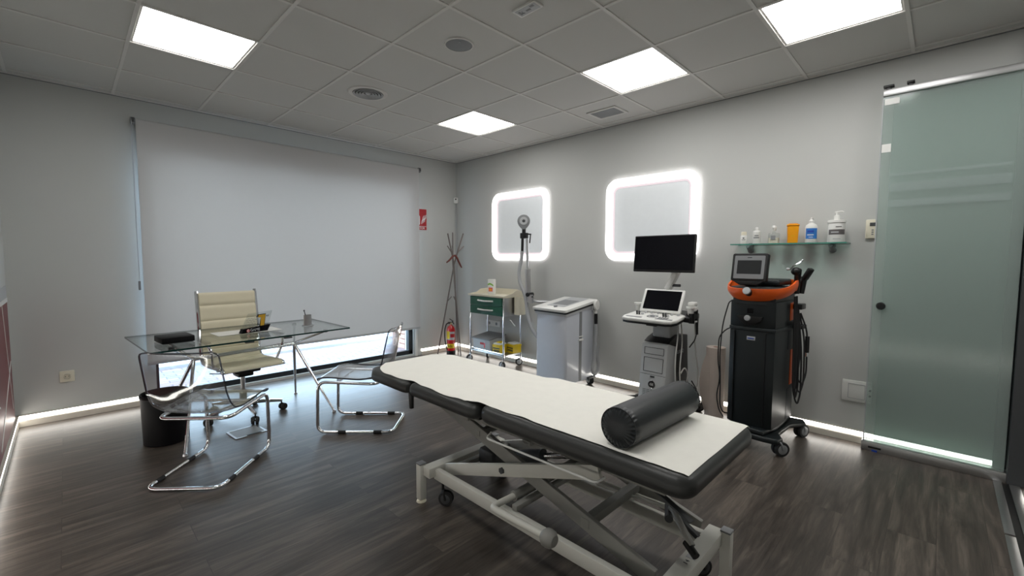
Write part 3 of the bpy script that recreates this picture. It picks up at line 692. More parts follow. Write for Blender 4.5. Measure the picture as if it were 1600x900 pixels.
b = MB().prism([(-.10, .035), (.12, .048), (.155, .16), (-.045, .15)], -.0025, .0025, M=Matrix(((1, 0, 0, 0), (0, 0, -1, 0), (0, 1, 0, 0), (0, 0, 0, 1)))); b.build('acrylic_plate', 'acrylic', A_)
b = MB(); MA = lambda z, y: Matrix(((1, 0, 0, 0), (0, 0, -1, y), (0, 1, 0, z), (0, 0, 0, 1)))
one = [(.045, .04), (.075, .042), (.090, .135), (.035, .132), (.030, .112), (.052, .112)]
b.prism([(x+(.006 if x > .05 else -.006), z+(.005 if z > .1 else -.004)) for x, z in one], -.001, .004, M=MA(0, -.0045), m='black_plastic'); b.prism(one, 0, .003, M=MA(0, -.0095), m='gold')
b.text('er', .03, MA(.122, -.006) @ Matrix.Translation((.112, 0, 0)), m='black_plastic')
b.build('figure_one', 'gold', A_, smooth=False)
b = MB()
for r in range(5):
    for c in range(7):
        b.box(-.072+.012*c+.004*r, -.064+.012*c+.004*r+.002*((c*r) % 2), -.0038, -.0027, .052+.014*r, .0545+.014*r+.003*((c+r) % 2))
b.build('engraved_lines', 'mid_grey', A_)
t = thing('pen_cup', 'small steel pen cup on a round tray at the right of the desk', 'pen cup', (-2.56, -1.13, .7405))
MB().lathe([(0, 0), (.045, 0), (.05, .004), (.048, .006), (0, .006)], n=28).build('cup_tray', 'steel', t)
MB().lathe([(0, .007), (.032, .007), (.032, .095), (.030, .095), (.030, .012), (0, .012)], n=28).build('cup', 'steel', t)
b = MB().cyl((0, 0, .013), (-.024, .008, .13), .004, n=10); b.ball((-.025, .008, .134), .0075, m='dark_grey'); b.build('pen', 'dark_grey', t)

# office chair
OC = thing('office_chair', 'cream leather ribbed office chair with chrome frame on wheels', 'office chair', (-3.03, -.93, 0), PI+.10)
def ribs(u, n): return .004*abs(math.sin(u*n*PI))
def side(v):  # continuous seat/back profile
    P = [(.26, .442), (.22, .462), (0, .452), (-.14, .448), (-.20, .465), (-.232, .52), (-.245, .62), (-.262, .80), (-.292, 1.035)]
    k = v*(len(P)-1); i = min(int(k), len(P)-2); t_ = k-i
    a = P[max(i-1, 0)]; b_ = P[i]; c = P[i+1]; d = P[min(i+2, len(P)-1)]
    cr = lambda j: .5*((2*b_[j])+(-a[j]+c[j])*t_+(2*a[j]-5*b_[j]+4*c[j]-d[j])*t_**2+(-a[j]+3*b_[j]-3*c[j]+d[j])*t_**3)
    return cr(0), cr(1)
def hide(v0, v1, nr):
    def fn(u, v):
        y, z = side(v0+(v1-v0)*v); rr = .009*(1-abs(math.cos(v*nr*PI))**14); x = (u-.5)*.43
        if v0+(v1-v0)*v < .45: z += rr
        else: y += rr
        return (x, y, z)
    return fn
MB().grid(hide(0, .44, 5), 10, 100, thick=.012).build('seat', 'cream_leather', OC)
MB().grid(hide(.50, 1, 8), 10, 160, thick=.012).build('backrest', 'cream_leather', OC)
for s_ in (-1, 1):
    b = MB().tube([(s_*.225, *side(k/24)) for k in range(25)], .015, n=10); b.tube([(s_*.225, side(1)[0], side(1)[1]-.003), (s_*.225, side(1)[0]-.002, 1.055)], .015, n=10); b.build('side_frame', 'chrome', OC)
    b = MB().tube([(s_*.235, -.255, .66), (s_*.275, -.16, .665), (s_*.275, .14, .645), (s_*.265, .16, .60), (s_*.24, .10, .47)], .010, fillet=.05, n=10); ar = b.build('armrest', 'chrome', OC)
    MB().box(s_*.275-.016, s_*.275+.016, -.15, .14, .668, .684, .006).build('arm_pad', 'black_plastic', ar)
b = MB()
for v in (.06, .98, .62): y, z = side(v); b.cyl((-.225, y-.012, z-.010), (.225, y-.012, z-.010), .009)
b.cyl((-.225, -.02, .440), (.225, -.02, .440), .009); b.cyl((-.225, .12, .440), (.225, .12, .440), .009); b.build('cross_stretcher', 'chrome', OC)
b = MB().box(-.10, .10, -.09, .13, .385, .43, .015, 3); b.tube([(.08, .02, .40), (.18, .02, .395), (.24, .0, .405)], .004, n=8); b.box(-.06, .06, -.05, .08, .345, .39, .012); b.build('tilt_mechanism', 'black_plastic', OC)
b = MB().cyl((0, 0, .10), (0, 0, .22), .028); b.cyl((0, 0, .22), (0, 0, .36), .018, m='chrome'); b.build('gas_lift', 'black_plastic', OC)
for k in range(5):
    a = 2*PI*k/5+.25; dx, dy = math.cos(a), math.sin(a)
    l_ = MB().tube([(0, 0, .108), (dx*.16, dy*.16, .100), (dx*.29, dy*.29, .082)], .014, rf=lambda q: .019-.007*q, n=10).build('base_arm', 'chrome', OC)
    caster(l_, dx*.285, dy*.285, .028, .036, .085, dual=True, yaw=a+1.1*k, wheel='black_rubber', world=False)

# transparent cantilever chairs
def clear_chair(label, loc, rz):
    t = thing('cantilever_chair', label, 'chair', loc, rz, 'transparent cantilever chairs')
    P = [(.285, .405), (.265, .428), (.18, .432), (.04, .418), (-.09, .408), (-.165, .418), (-.215, .465), (-.238, .55), (-.262, .66), (-.288, .775), (-.300, .80)]
    def prof(v):
        k = v*(len(P)-1); i = min(int(k), len(P)-2); q = k-i
        a = P[max(i-1, 0)]; b_ = P[i]; c = P[i+1]; d = P[min(i+2, len(P)-1)]
        f = lambda j: .5*((2*b_[j])+(-a[j]+c[j])*q+(2*a[j]-5*b_[j]+4*c[j]-d[j])*q*q+(-a[j]+3*b_[j]-3*c[j]+d[j])*q**3)
        return f(0), f(1)
    def fn(u, v):
        y, z = prof(v); s_ = u*2-1
        wd = .215+.012*math.sin(v*PI)
        if v > .88: wd -= .045*((v-.88)/.12)**2.2
        if v < .10: wd -= .04*((.10-v)/.10)**2
        x = s_*wd
        lift = .020*abs(s_)**3
        if v < .5: z += lift*(v*2 if v < .5 else 1); 
        else: y += lift*1.3; z += 0
        if .35 < v < .7: q = math.sin((v-.35)/.35*PI); y += .02*abs(s_)**3*q; z += .02*abs(s_)**3*q*.6
        return (x, y, z)
    MB().grid(fn, 20, 44, thick=.007, edge='clear_rim').build('shell', 'shell_clear', t)
    brd = [fn(0, k/44) for k in range(45)] + [fn(k/20, 1) for k in range(1, 21)] + [fn(1, 1-k/44) for k in range(1, 45)] + [fn(1-k/20, 0) for k in range(1, 20)]
    MB().tube(brd, .0048, n=8, closed=True).build('shell_rim', 'rim_clear', t)
    w_ = .208
    pts = [(-w_, -.17, .384), (-w_, .275, .402), (-w_, .285, .013), (-w_, -.285, .013), (w_, -.285, .013), (w_, .285, .013), (w_, .275, .402), (w_, -.17, .384)]
    b = MB().tube(pts, .0115, fillet=.07, n=12, seg=8, closed=True); fr = b.build('tube_frame', 'chrome', t)
    MB().cyl((-w_, .13, .396), (w_, .13, .396), .009).build('seat_support', 'chrome', t)
    for s_ in (-1, 1):
        for y in (-.17, .10): MB().cyl((s_*w_, y-.03, .0125), (s_*w_, y+.03, .0125), .0128).build('glide_sleeve', 'black_rubber', fr)
    return t
clear_chair('transparent plastic chair with chrome cantilever frame, nearest the camera at the left', (-3.434, -1.862, 0), math.radians(-42.8))
clear_chair('transparent plastic chair with chrome cantilever frame, between the desk and the treatment table', (-2.40, -1.83, 0), math.radians(45.7))
# waste bin, floor box
t = thing('waste_bin', 'black round waste bin under the left end of the desk', 'waste bin', (-3.575, -1.12, 0))
MB().lathe([(0, 0), (.128, 0), (.135, .006), (.142, .33), (.142, .355), (.138, .36), (.133, .355), (.128, .02), (0, .02)], n=40).build('bin_body', 'bin_black', t)
MB().lathe([(.143, .335), (.147, .338), (.147, .356), (.143, .362), (.138, .3605)], n=40).build('bin_rim', 'bin_black', t)
t = thing('floor_socket_box', 'flush square floor outlet box under the desk', 'floor box', (-3.12, -1.36, 0), .1)
MB().ring(rrect(.22, .20, .006, 2), rrect(.19, .17, .004, 2), 0, .004).build('box_rim', 'steel', t)
MB().box(-.0945, .0945, -.0845, .0845, 0, .0025).build('box_lid', 'mid_grey', t)
MB().box(-.03, .07, -.095, -.08, .0042, .007, .001).build('cable_flap', 'black_plastic', t)

# ------------------------------------------------------------------ corner things
t = thing('fire_extinguisher', 'red fire extinguisher standing on the floor in the room corner', 'fire extinguisher', (-.30, -.25, 0))
MB().lathe([(0, .0), (.060, 0), (.062, .01), (.062, .055), (.057, .058)], n=32).build('base_cup', 'black_plastic', t)
MB().lathe([(.056, .03), (.0575, .06), (.0575, .34), (.054, .365), (.042, .39), (.022, .408), (.018, .42), (0, .42)], n=36).build('cylinder', 'red_gloss', t)
def lbl(r, a0, a1, z0, z1): return lambda u, v: (r*math.cos(a0+(a1-a0)*u), r*math.sin(a0+(a1-a0)*u), z0+(z1-z0)*v)
b = MB().grid(lbl(.0582, math.radians(160), math.radians(290), .21, .325), 20, 4, thick=.0005); b.grid(lbl(.0583, math.radians(150), math.radians(215), .225, .33), 12, 4, thick=.0009, m='yellow'); b.grid(lbl(.0592, math.radians(222), math.radians(285), .245, .295), 12, 4, thick=.0006, m='sign_red'); b.build('instruction_label', 'light_grey', t)
b = MB().grid(lbl(.0583, math.radians(165), math.radians(290), .095, .155), 20, 4, thick=.0006)
for k in range(4): b.grid(lbl(.0592, math.radians(185+18*k), math.radians(195+18*k), .105, .145-.01*(k % 2)), 3, 2, thick=.0004, m='black_plastic')
b.build('yellow_label', 'yellow', t)
b = MB().cyl((0, 0, .42), (0, 0, .445), .017); b.build('valve', 'brass', t)
b = MB().bar((.02, 0, .45), (-.07, -.03, .462), .02, .008); b.bar((.02, 0, .465), (.01, -.055, .43), .012, .008); b.bar((.04, .0, .462), (-.06, -.05, .51), .018, .006); b.build('handle', 'black_plastic', t)
b = MB().tube([(-.01, .0, .44), (-.06, .02, .44), (-.088, .025, .36), (-.092, .02, .22), (-.074, .005, .10), (-.066, .0, .07)], .008, fillet=.05, n=10); b.build('discharge_hose', 'black_rubber', t)
t = thing('coat_stand', 'slender metal coat stand of crossed rods in the corner', 'coat stand', (-.27, -.28, 0))
cs = [((-.426, -.11, 0), (-.14, -.33, 1.69)), ((-.27, -.43, 0), (-.27, -.26, 1.70)), ((-.13, -.20, 0), (-.40, -.32, 1.68))]
for i, (a, c) in enumerate(cs):
    a = Vector(a); c = Vector(c); mid = Vector((-.27, -.28, 1.28)) + Vector((math.cos(i*2.1), math.sin(i*2.1), 0))*.012
    r_ = MB().tube([a, a+(mid-a)*.5, mid, c], .0095, n=10, fillet=.02, rf=None).build('rod', 'rod_metal', t, world=True)
    d = (c-mid).normalized(); p = mid+(c-mid)*.35; out = Vector((c.x-mid.x, c.y-mid.y, 0)).normalized()
    MB().tube([p, p+out*.09+V3(0, 0, .09)], .007, n=8).build('coat_peg', 'rod_metal', r_, world=True)
    p = a+(mid-a)*.58; out = Vector((a.x+.27, a.y+.28, 0)).normalized(); MB().tube([p, p-out*.06+V3(0, 0, .07)], .006, n=8).build('coat_peg', 'rod_metal', r_, world=True)
t = thing('coat_hanger', 'dark red wooden coat hanger hooked on the coat stand', 'coat hanger', (-.30, -.33, 1.33))
b = MB().tube([(-.43, -.33, 1.285), (-.39, -.34, 1.315), (-.335, -.35, 1.375), (-.30, -.352, 1.383), (-.27, -.355, 1.35), (-.225, -.37, 1.25), (-.205, -.375, 1.215)], .013, n=10, rf=lambda q: .009+.006*math.sin(PI*q)); b.build('hanger_bar', 'wood_dark', t, world=True)
b = MB().tube([(-.315, -.352, 1.385), (-.315, -.352, 1.41), (-.30, -.35, 1.428), (-.285, -.345, 1.415)], .0028, n=6, fillet=.01); b.build('hook', 'steel', t, world=True)

# ------------------------------------------------------------------ medical trolley
TR = thing('medical_trolley', 'cream and chrome medical trolley with two green drawers', 'trolley', (-.21, -1.065, 0))
tx0, tx1, ty0, ty1 = -.38, -.05, -1.385, -.745
for x in (tx0+.014, tx1-.014):
    for y in (ty0+.014, ty1-.014):
        l_ = MB().cyl((x, y, .10), (x, y, .86), .0125).build('post', 'chrome', TR, world=True)
        caster(l_, x, y, .046, .026, .118, wheel='light_grey', fork='steel', yaw=.8+3*x+2*y)
b = MB().box(tx0+.005, tx1-.005, ty0+.012, ty1-.012, .150, .165, .003); b.build('bottom_shelf', 'steel', TR, world=True)
b = MB(); b.bar((tx0+.014, ty0, .175), (tx0+.014, ty1, .175), .014, .03); b.bar((tx1-.014, ty0, .175), (tx1-.014, ty1, .175), .014, .03); b.build('shelf_rail', 'chrome', TR, world=True)
b = MB().box(tx0+.016, tx1-.01, ty0+.004, ty1-.004, .640, .865, .004); b.build('drawer_cabinet', 'steel', TR, world=True)
for z0_, z1_ in ((.755, .862), (.643, .750)):
    d_ = MB().box(tx0-.006, tx0+.0155, ty0+.028, ty1-.028, z0_, z1_, .003).build('drawer', 'green_drawer', TR, world=True)
    zc = (z0_+z1_)/2+.008; MB().tube([(tx0-.006, -1.20, zc), (tx0-.026, -1.19, zc), (tx0-.030, -1.065, zc-.004), (tx0-.026, -.94, zc), (tx0-.006, -.93, zc)], .010, fillet=.02, n=10).build('handle', 'white_plastic', d_, world=True)
b = MB().box(tx0-.012, tx1+.008, ty0-.012, ty1+.012, .866, .882, .004)
b.build('top_tray', 'cream_plastic', TR, world=True)
def rim(p, q, hs, ax):
    n = len(hs)-1
    def fn(u, v):
        k = u*n; i = min(int(k), n-1); f = k-i; f = f*f*(3-2*f); h = hs[i]*(1-f)+hs[i+1]*f
        P_ = Vector(p).lerp(Vector(q), u); return (P_.x, P_.y, P_.z+h*v)
    return fn
b = MB()
b.grid(rim((tx1+.006, ty1+.01, .88), (tx1+.006, ty0-.01, .88), [.05, .075, .075, .075, .075, .05], 0), 40, 3, thick=.006)
b.grid(rim((tx0-.010, ty1+.008, .88), (tx1+.006, ty1+.008, .88), [.010, .02, .065, .07], 0), 24, 3, thick=.006)
b.grid(rim((tx0-.010, ty0-.008, .88), (tx1+.006, ty0-.008, .88), [.012, .03, .07, .065], 0), 24, 3, thick=.006)
b.grid(rim((tx0-.010, ty1+.01, .88), (tx0-.010, ty0-.01, .88), [.012, .010, .010, .012], 0), 24, 3, thick=.006)
b.build('tray_rim', 'cream_plastic', TR, world=True)
b = MB(); M_ = Matrix.Translation((-.165, ty0-.065, .66)); b.ring(rrect(.13, .10, .03), rrect(.12, .09, .026), 0, .215, M=M_); b.prism(rrect(.12, .09, .026), .0, .006, M=M_); b.build('waste_pocket', 'cream_plastic', TR, world=True)
b = MB().bar((-.30, ty0-.03, .60), (-.24, ty0-.05, .52), .03, .012, bevel=.004); b.build('tag', 'white_plastic', TR, world=True)
# on trolley
t = thing('small_carton', 'small white and green carton standing on the trolley top', 'box', (-.235, -1.02, .8835), .15)
MB().box(-.025, .025, -.045, .045, 0, .195, .001).build('carton_body', 'white_plastic', t)
b = MB().grid(lambda u, v: (-.0256, .045-.09*u, .115+.02*v+.012*math.sin(u*4)), 12, 2, thick=.0006); b.build('green_swoosh', 'lime', t)
b = MB().box(-.0262, -.0254, -.032, .032, .04, .09, m='pink'); b.box(-.0268, -.0262, -.02, .02, .05, .075, m='amber'); b.build('picture', 'pink', t)
t = thing('grey_device_box', 'grey tabletop device with sloped lid and red display on the trolley shelf', 'device', (-.235, -.955, .166))
b = MB().box(-.135, .135, -.175, .150, .008, .165, .006); b.build('device_body', 'light_grey', t)
b = MB().prism([(-.150, .163), (.150, .205), (.150, .190), (-.150, .150)], -.18, .16, M=Matrix(((1, 0, 0, 0), (0, 0, 1, 0), (0, 1, 0, 0), (0, 0, 0, 1)))); b.build('device_lid', 'mid_grey', t)
MB().box(-.1375, -.1352, -.10, .12, .04, .13).build('front_panel', 'light_grey', t)
b = MB().box(-.1395, -.1376, -.065, .005, .085, .112); b.box(-.1405, -.1376, -.09, -.068, .05, .11, m='pink'); b.build('display', 'sign_red', t)
b = MB(); [b.cyl((x, y, 0), (x, y, .008), .012, n=10) for x in (-.11, .11) for y in (-.15, .12)]; b.build('rubber_feet', 'black_rubber', t)
for i, (y, x, lb) in enumerate(((-1.205, -.27, 'yellow sided white carton on the trolley shelf, nearer the grey device'), (-1.315, -.125, 'yellow sided white carton on the trolley shelf, at the right rear'))):
    t = thing('yellow_carton', lb, 'box', (x, y, .166), .1-.2*i, 'yellow cartons on the trolley')
    MB().box(-.066, .066, -.062, .062, 0, .085, .002).build('carton_base', 'yellow', t)
    MB().box(-.069, .069, -.065, .065, .085, .105, .002).build('carton_rim', 'yellow', t)
    MB().box(-.062, .062, -.058, .058, .1055, .125, .008).build('carton_lid', 'white_plastic', t)
    b = MB().box(-.0672, -.0662, -.055, .055, .055, .07, m='dark_grey')
    for k in range(4): b.box(-.0672, -.0662, -.05+k*.025, -.032+k*.025, .02, .042, m='dark_grey')
    b.text('AGU', .03, face_x(-.0670, 0, .035), m='black_plastic'); b.build('carton_print', 'dark_grey', t)
    if i == 0: MB().box(-.03, .045, -.03, .03, .126, .138, .004).build('yellow_cap', 'yellow', t)

# ------------------------------------------------------------------ white cabinet machine with hose arm
SW = thing('therapy_cabinet', 'pale grey-blue therapy cabinet with sloping control top, hose and articulated arm', 'medical device', (-.34, -2.28, 0), -.06)
b = MB()
b.prism(rrect(.46, .42, .03, 4), .075, .83, M=Matrix.Identity(4)); b.build('cabinet_body', 'cabinet_white', SW)
b = MB().box(-.02, .02, -.2125, -.2102, .08, .80); b.build('side_channel', 'mid_grey', SW)
b = MB().box(-.035, .035, -.222, -.2127, .50, .52, .003); b.box(-.035, .03, -.220, -.2127, .54, .55, .002); b.build('side_latch', 'white_plastic', SW)
MT = Matrix.Translation((0, 0, .835)) @ Matrix.Rotation(-.155, 4, 'Y')
b = MB().prism(rrect(.53, .47, .02, 4), .012, .040, M=MT, bevel=.004); tp = b.build('control_top', 'white_plastic', SW)
MB().prism(rrect(.51, .45, .02, 4), -.006, .012, M=MT).build('top_gasket', 'black_plastic', SW)
MB().prism(rrect(.50, .44, .02, 4), -.03, -.006, M=MT).build('top_underside', 'light_grey', SW)
b = MB().prism(rrect(.40, .25, .01, 3), .0402, .042, M=MT @ Matrix.Translation((.05, 0, 0))); b.build('glass_console', 'light_grey', tp)
b = MB().prism(rrect(.20, .20, .006, 2), .0422, .0435, M=MT @ Matrix.Translation((.02, .0, 0))); b.build('display', 'mid_grey', tp)
b = MB().cyl((-.17, -.02, .040), (-.17, -.02, .052), .02, m=None, bevel=.002); b.build('control_knob', 'mid_grey', tp, M=MT)
for x, y in ((-.17, .16), (-.17, -.16), (.19, .16), (.20, -.20)): caster(SW, x, y, .050, .030, .10, wheel='white_plastic', yaw=2.0+x*4, world=False, dual=True)
MB().box(.12, .24, -.235, -.20, .075, .095, .004).build('rear_outrigger', 'dark_grey', SW)
# right side applicator + hose
b = MB().lathe([(0, -.016), (.038, -.014), (.046, 0), (.038, .016), (0, .022)], n=24, M=Matrix.Translation((.20, -.255, .86)) @ Matrix.Rotation(PI/2, 4, 'X'), sx=1, sy=1.3)
b.cyl((.20, -.25, .82), (.20, -.25, .76), .014); b.cyl((.20, -.25, .77), (.205, -.25, .66), .018, m='black_plastic'); ap = b.build('hand_applicator', 'white_plastic', SW)
b = MB().box(.17, .23, -.236, -.212, .80, .85, .004); b.build('applicator_holder', 'light_grey', SW)
b = MB().tube([(.205, -.25, .68), (.205, -.252, .50), (.18, -.255, .30), (.15, -.252, .18), (.18, -.255, .12), (.23, -.262, .14), (.245, -.262, .22), (.22, -.255, .32), (.235, -.255, .42)], .018, fillet=.08, n=10, seg=5); b.build('applicator_hose', 'hose', SW)
# arm
b = MB().tube([(-.10, -2.06, .83), (-.16, -1.90, .845), (-.24, -1.79, .845), (-.30, -1.765, .87)], .017, fillet=.05, n=10); b.cyl((-.30, -1.762, .83), (-.30, -1.762, .90), .022); b.build('arm_bracket', 'steel', SW, world=True)
b = MB().cyl((-.30, -1.735, .84), (-.30, -1.735, .93), .036, m='steel'); b.cyl((-.345, -1.735, .93), (-.255, -1.735, .93), .024); b.cyl((-.30, -1.78, .90), (-.30, -1.70, .90), .014); b.box(-.315, -.285, -1.725, -1.69, .92, .99, .006); b.build('arm_joint', 'black_plastic', SW, world=True)
MB().cyl((-.30, -1.71, .93), (-.30, -1.700, 1.22), .030).build('arm_tube', 'steel', SW, world=True)
MB().cyl((-.30, -1.700, 1.21), (-.30, -1.685, 1.57), .017).build('arm_rod', 'chrome', SW, world=True)
b = MB().box(-.325, -.275, -1.685, -1.595, 1.575, 1.64, .006); b.cyl((-.30, -1.635, 1.62), (-.30, -1.635, 1.70), .022); b.cyl((-.30, -1.69, 1.625), (-.30, -1.745, 1.62), .008); b.cyl((-.30, -1.74, 1.625), (-.31, -1.735, 1.52), .007, bevel=.002); b.build('head_clamp', 'black_plastic', SW, world=True)
hd = []
for k in range(48):
    a = 2*PI*k/48; hd.append((.073*math.cos(a)*(1 if math.sin(a) > 0 else 1-.30*(-math.sin(a))**2), .073*math.sin(a)*(1 if math.sin(a) > 0 else 1.32)))
MH = face_x(-.315, -1.645, 1.775)
# head turned toward the camera
MH = Matrix.Translation((-.315, -1.645, 1.775)) @ Matrix.Rotation(math.radians(42), 4, 'Z') @ face_x(0, 0, 0)
b = MB().prism(hd, -.02, .02, M=MH, bevel=.008, seg=3); h_ = b.build('treatment_head', 'mid_grey', SW, world=True)
b = MB().lathe([(.046, .0195), (.046, .026), (.040, .027), (.018, .024), (.018, .0195)], n=36, M=MH); b.build('head_ring', 'light_grey', h_, world=True)
b = MB().lathe([(.017, .0195), (.016, .028), (0, .030)], n=24, M=MH); b.build('head_core', 'dark_grey', h_, world=True)
b = MB().cyl((-.305, -1.62, 1.585), (-.305, -1.615, 1.42), .016); b.build('cable_sleeve', 'black_plastic', SW, world=True)
b = MB().tube([(-.305, -1.615, 1.43), (-.305, -1.60, 1.32), (-.32, -1.575, 1.20), (-.33, -1.60, 1.06), (-.32, -1.66, .96), (-.31, -1.69, .86), (-.31, -1.71, .68), (-.31, -1.78, .52), (-.30, -1.90, .42), (-.27, -2.02, .385), (-.27, -2.08, .38)], .021, fillet=.08, n=12, seg=5); b.build('corrugated_hose', 'hose', SW, world=True)

# ------------------------------------------------------------------ ultrasound machine
US = thing('ultrasound_machine', 'hospital ultrasound scanner with large black monitor and white console', 'ultrasound machine', (-.42, -3.43, 0))
b = MB()
b.prism([(-.16, .12), (-.22, .12), (-.30, .18), (-.10, .26), (.22, .24), (.30, .10), (.30, -.10), (.22, -.24), (-.10, -.26), (-.30, -.20), (-.22, -.12), (-.16, -.12)], .075, .115, bevel=.012, seg=3)
b.build('base_plate', 'black_plastic', US)
for s_ in (-1, 1):
    b = MB().bar((-.05, s_*.18, .10), (-.16, s_*.30, .085), .07, .05, bevel=.012); b.build('base_foot', 'black_plastic', US)
for x, y in ((-.13, .27), (-.13, -.27), (.24, .19), (.24, -.19)): caster(US, x, y, .045, .036, .09, wheel='dark_grey', yaw=.6, dual=True, world=False)
# body: light grey front shell + black rear
def yzprism(mb, prof, y0, y1, m=None, bevel=.006): # profile in x,z
    mb.prism(prof, y0, y1, m=m, M=Matrix(((1, 0, 0, 0), (0, 0, 1, 0), (0, 1, 0, 0), (0, 0, 0, 1))), bevel=bevel, seg=2); return mb
b = yzprism(MB(), [(-.245, .115), (-.02, .115), (-.02, .60), (-.165, .64), (-.19, .63)], -.115, .115); sh = b.build('front_shell', 'us_grey', US)
b = yzprism(MB(), [(-.018, .115), (.26, .115), (.20, .68), (.0, .70), (-.10, .675), (-.165, .645), (-.018, .60)], -.112, .112); b.build('rear_body', 'black_plastic', US)
b = MB()
def on_front(u0, u1, z0, z1, d=.002):  # panel seam frames on the sloped front face: x runs from -.245 at z .115 to -.19 at .63
    f = lambda z: -.245+(z-.115)/(.63-.115)*.055
    p = [(u0, z0), (u1, z0), (u1, z1), (u0, z1)]
    for (a, c), (e, g_) in zip(p, p[1:]+p[:1]): b.bar((f(c)-d, a, c), (f(g_)-d, e, g_), .003, .003, bevel=0)
on_front(-.085, .085, .545, .60); on_front(-.085, .085, .40, .515)
b.bar((-.216, -.113, .375), (-.216, .113, .375), .003, .003, bevel=0)
b.build('panel_seams', 'dark_grey', sh)
b = MB()
for r in range(9):
    z = .14+r*.013; x = -.245+(z-.115)/.515*.055-.002
    for c in range(5): b.box(x-.001, x+.001, -.085+c*.034, -.058+c*.034, z, z+.006)
b.build('air_grille', 'mid_grey', sh)
b = MB(); MF = Matrix.Translation((-.2265, 0, .295)) @ Matrix.Rotation(-.106, 4, 'Y').inverted() @ face_x(0, 0, 0)
b.lathe([(.030, -.002), (.030, .003), (.026, .005), (.024, .003), (0, .003)], n=32, M=MF, m='black_plastic'); b.lathe([(.031, 0), (.033, .004), (.031, .006), (.029, .004)], n=32, M=MF, m='chrome'); b.text('GE', .026, MF @ Matrix.Translation((0, 0, .005)), m='white_plastic'); b.box(-.224, -.218, -.018, .018, .352, .366, m='dark_grey')
b.build('round_emblem', 'black_plastic', sh, smooth=False)
MB().text('LOGIQ', .042, Matrix(((1, 0, 0, .06), (0, 0, -1, -.1125), (0, 1, 0, .55), (0, 0, 0, 1))), m=None).build('side_lettering', 'light_grey', US, smooth=False)
b = MB().box(-.09, .10, -.085, .075, .67, .86, .02, 3); b.build('console_column', 'us_grey', US)
# console
CP = [(-.36, .17), (-.34, .225), (-.28, .245), (-.10, .24), (-.06, .20), (-.06, -.17), (-.10, -.215), (-.28, -.225), (-.34, -.205), (-.36, -.16)]
MC = Matrix.Translation((0, 0, .86)) @ Matrix.Rotation(-.10, 4, 'Y')
MB().prism(CP, .004, .034, M=MC, bevel=.010, seg=3).build('console_deck', 'white_plastic', US)
b = MB().prism([(x*.985, y*.985) for x, y in CP], -.012, .004, M=MC); b.prism([(-.12, .26), (.10, .20), (.16, .10), (.16, -.10), (.10, -.20), (-.12, -.26)], -.02, .02, M=MC, bevel=.006); b.box(-.30, -.22, -.06, .03, -.035, -.012, .004, M=MC); b.build('console_tray', 'black_plastic', US)
for y in (-.17, -.115, -.06, 0, .06, .115, .17): MB().cyl((-.135, y, .034), (-.135, y, .048), .011, n=14, bevel=.002).build('console_knob', 'light_grey', US, M=MC)
b = MB().ball((-.24, 0, .036), .020, (1, 1, .6)); b.ring(rrect(.075, .09, .03), rrect(.055, .07, .02), .034, .038, M=Matrix.Translation((-.24, 0, 0))); b.build('trackball', 'mid_grey', US, M=MC)
for y in (-.11, .11): MB().cyl((-.20, y, .034), (-.20, y, .046), .013, n=14).build('console_knob', 'light_grey', US, M=MC)
b = MB()
for k in range(12): b.box(-.30+(k % 3)*.02, -.288+(k % 3)*.02, -.09-.022*(k//3)+.01, -.078-.022*(k//3)+.01, .034, .038)
b.build('key_block', 'mid_grey', US, M=MC)
for y in (-.13, .13): MB().box(-.325, -.300, y-.07, y+.07, .0345, .037, .001).build('palm_rest', 'mid_grey', US, M=MC)
for y in (-.085, -.105, .13, .15): MB().cyl((-.22, y, .034), (-.20, y+.012, .060), .008, n=10).build('slide_lever', 'black_plastic', US, M=MC)
MS = MC @ Matrix.Translation((-.10, 0, .045)) @ Matrix.Rotation(math.radians(-58), 4, 'Y') # tilted touch panel
MS = MC @ Matrix(((math.cos(1.0), 0, -math.sin(1.0), -.115), (0, 1, 0, 0), (math.sin(1.0), 0, math.cos(1.0), .045), (0, 0, 0, 1)))
b = MB().prism(rrect(.21, .36, .012, 4), -.012, .008, M=MS @ Matrix.Translation((.105, 0, 0)), bevel=.003); tp_ = b.build('touch_panel', 'white_plastic', US)
MB().prism(rrect(.175, .315, .004, 2), .0082, .0092, M=MS @ Matrix.Translation((.108, 0, 0))).build('panel_screen', 'black_gloss', tp_)
b = MB().bar((-.05, 0, .86), (.02, 0, .97), .10, .04, up=(1, 0, 0)); b.build('panel_bracket', 'black_plastic', US)
b = MB()
for y, m_ in ((.235, 1), (-.235, 1)):
    b.lathe([(.0, 0), (.022, 0), (.028, .05), (.036, .055), (.036, .07), (.024, .072), (.018, .06), (0, .058)], (-.05, y, .885), 20)
b.build('gel_cup', 'white_plastic', US)
b = MB().box(-.06, .04, -.275, -.20, .85, .90, .012); b.cyl((-.01, -.25, .84), (-.01, -.25, .93), .028); b.cyl((-.065, -.25, .82), (-.065, -.25, .90), .023); b.build('probe_holder', 'black_plastic', US)
b = MB().box(-.05, .03, -.265, -.205, .955, .99, .012); b.box(-.055, .02, -.275, -.22, .915, .952, .012); b.cyl((-.01, -.24, .90), (-.01, -.24, .98), .02); b.build('probe', 'white_plastic', US)
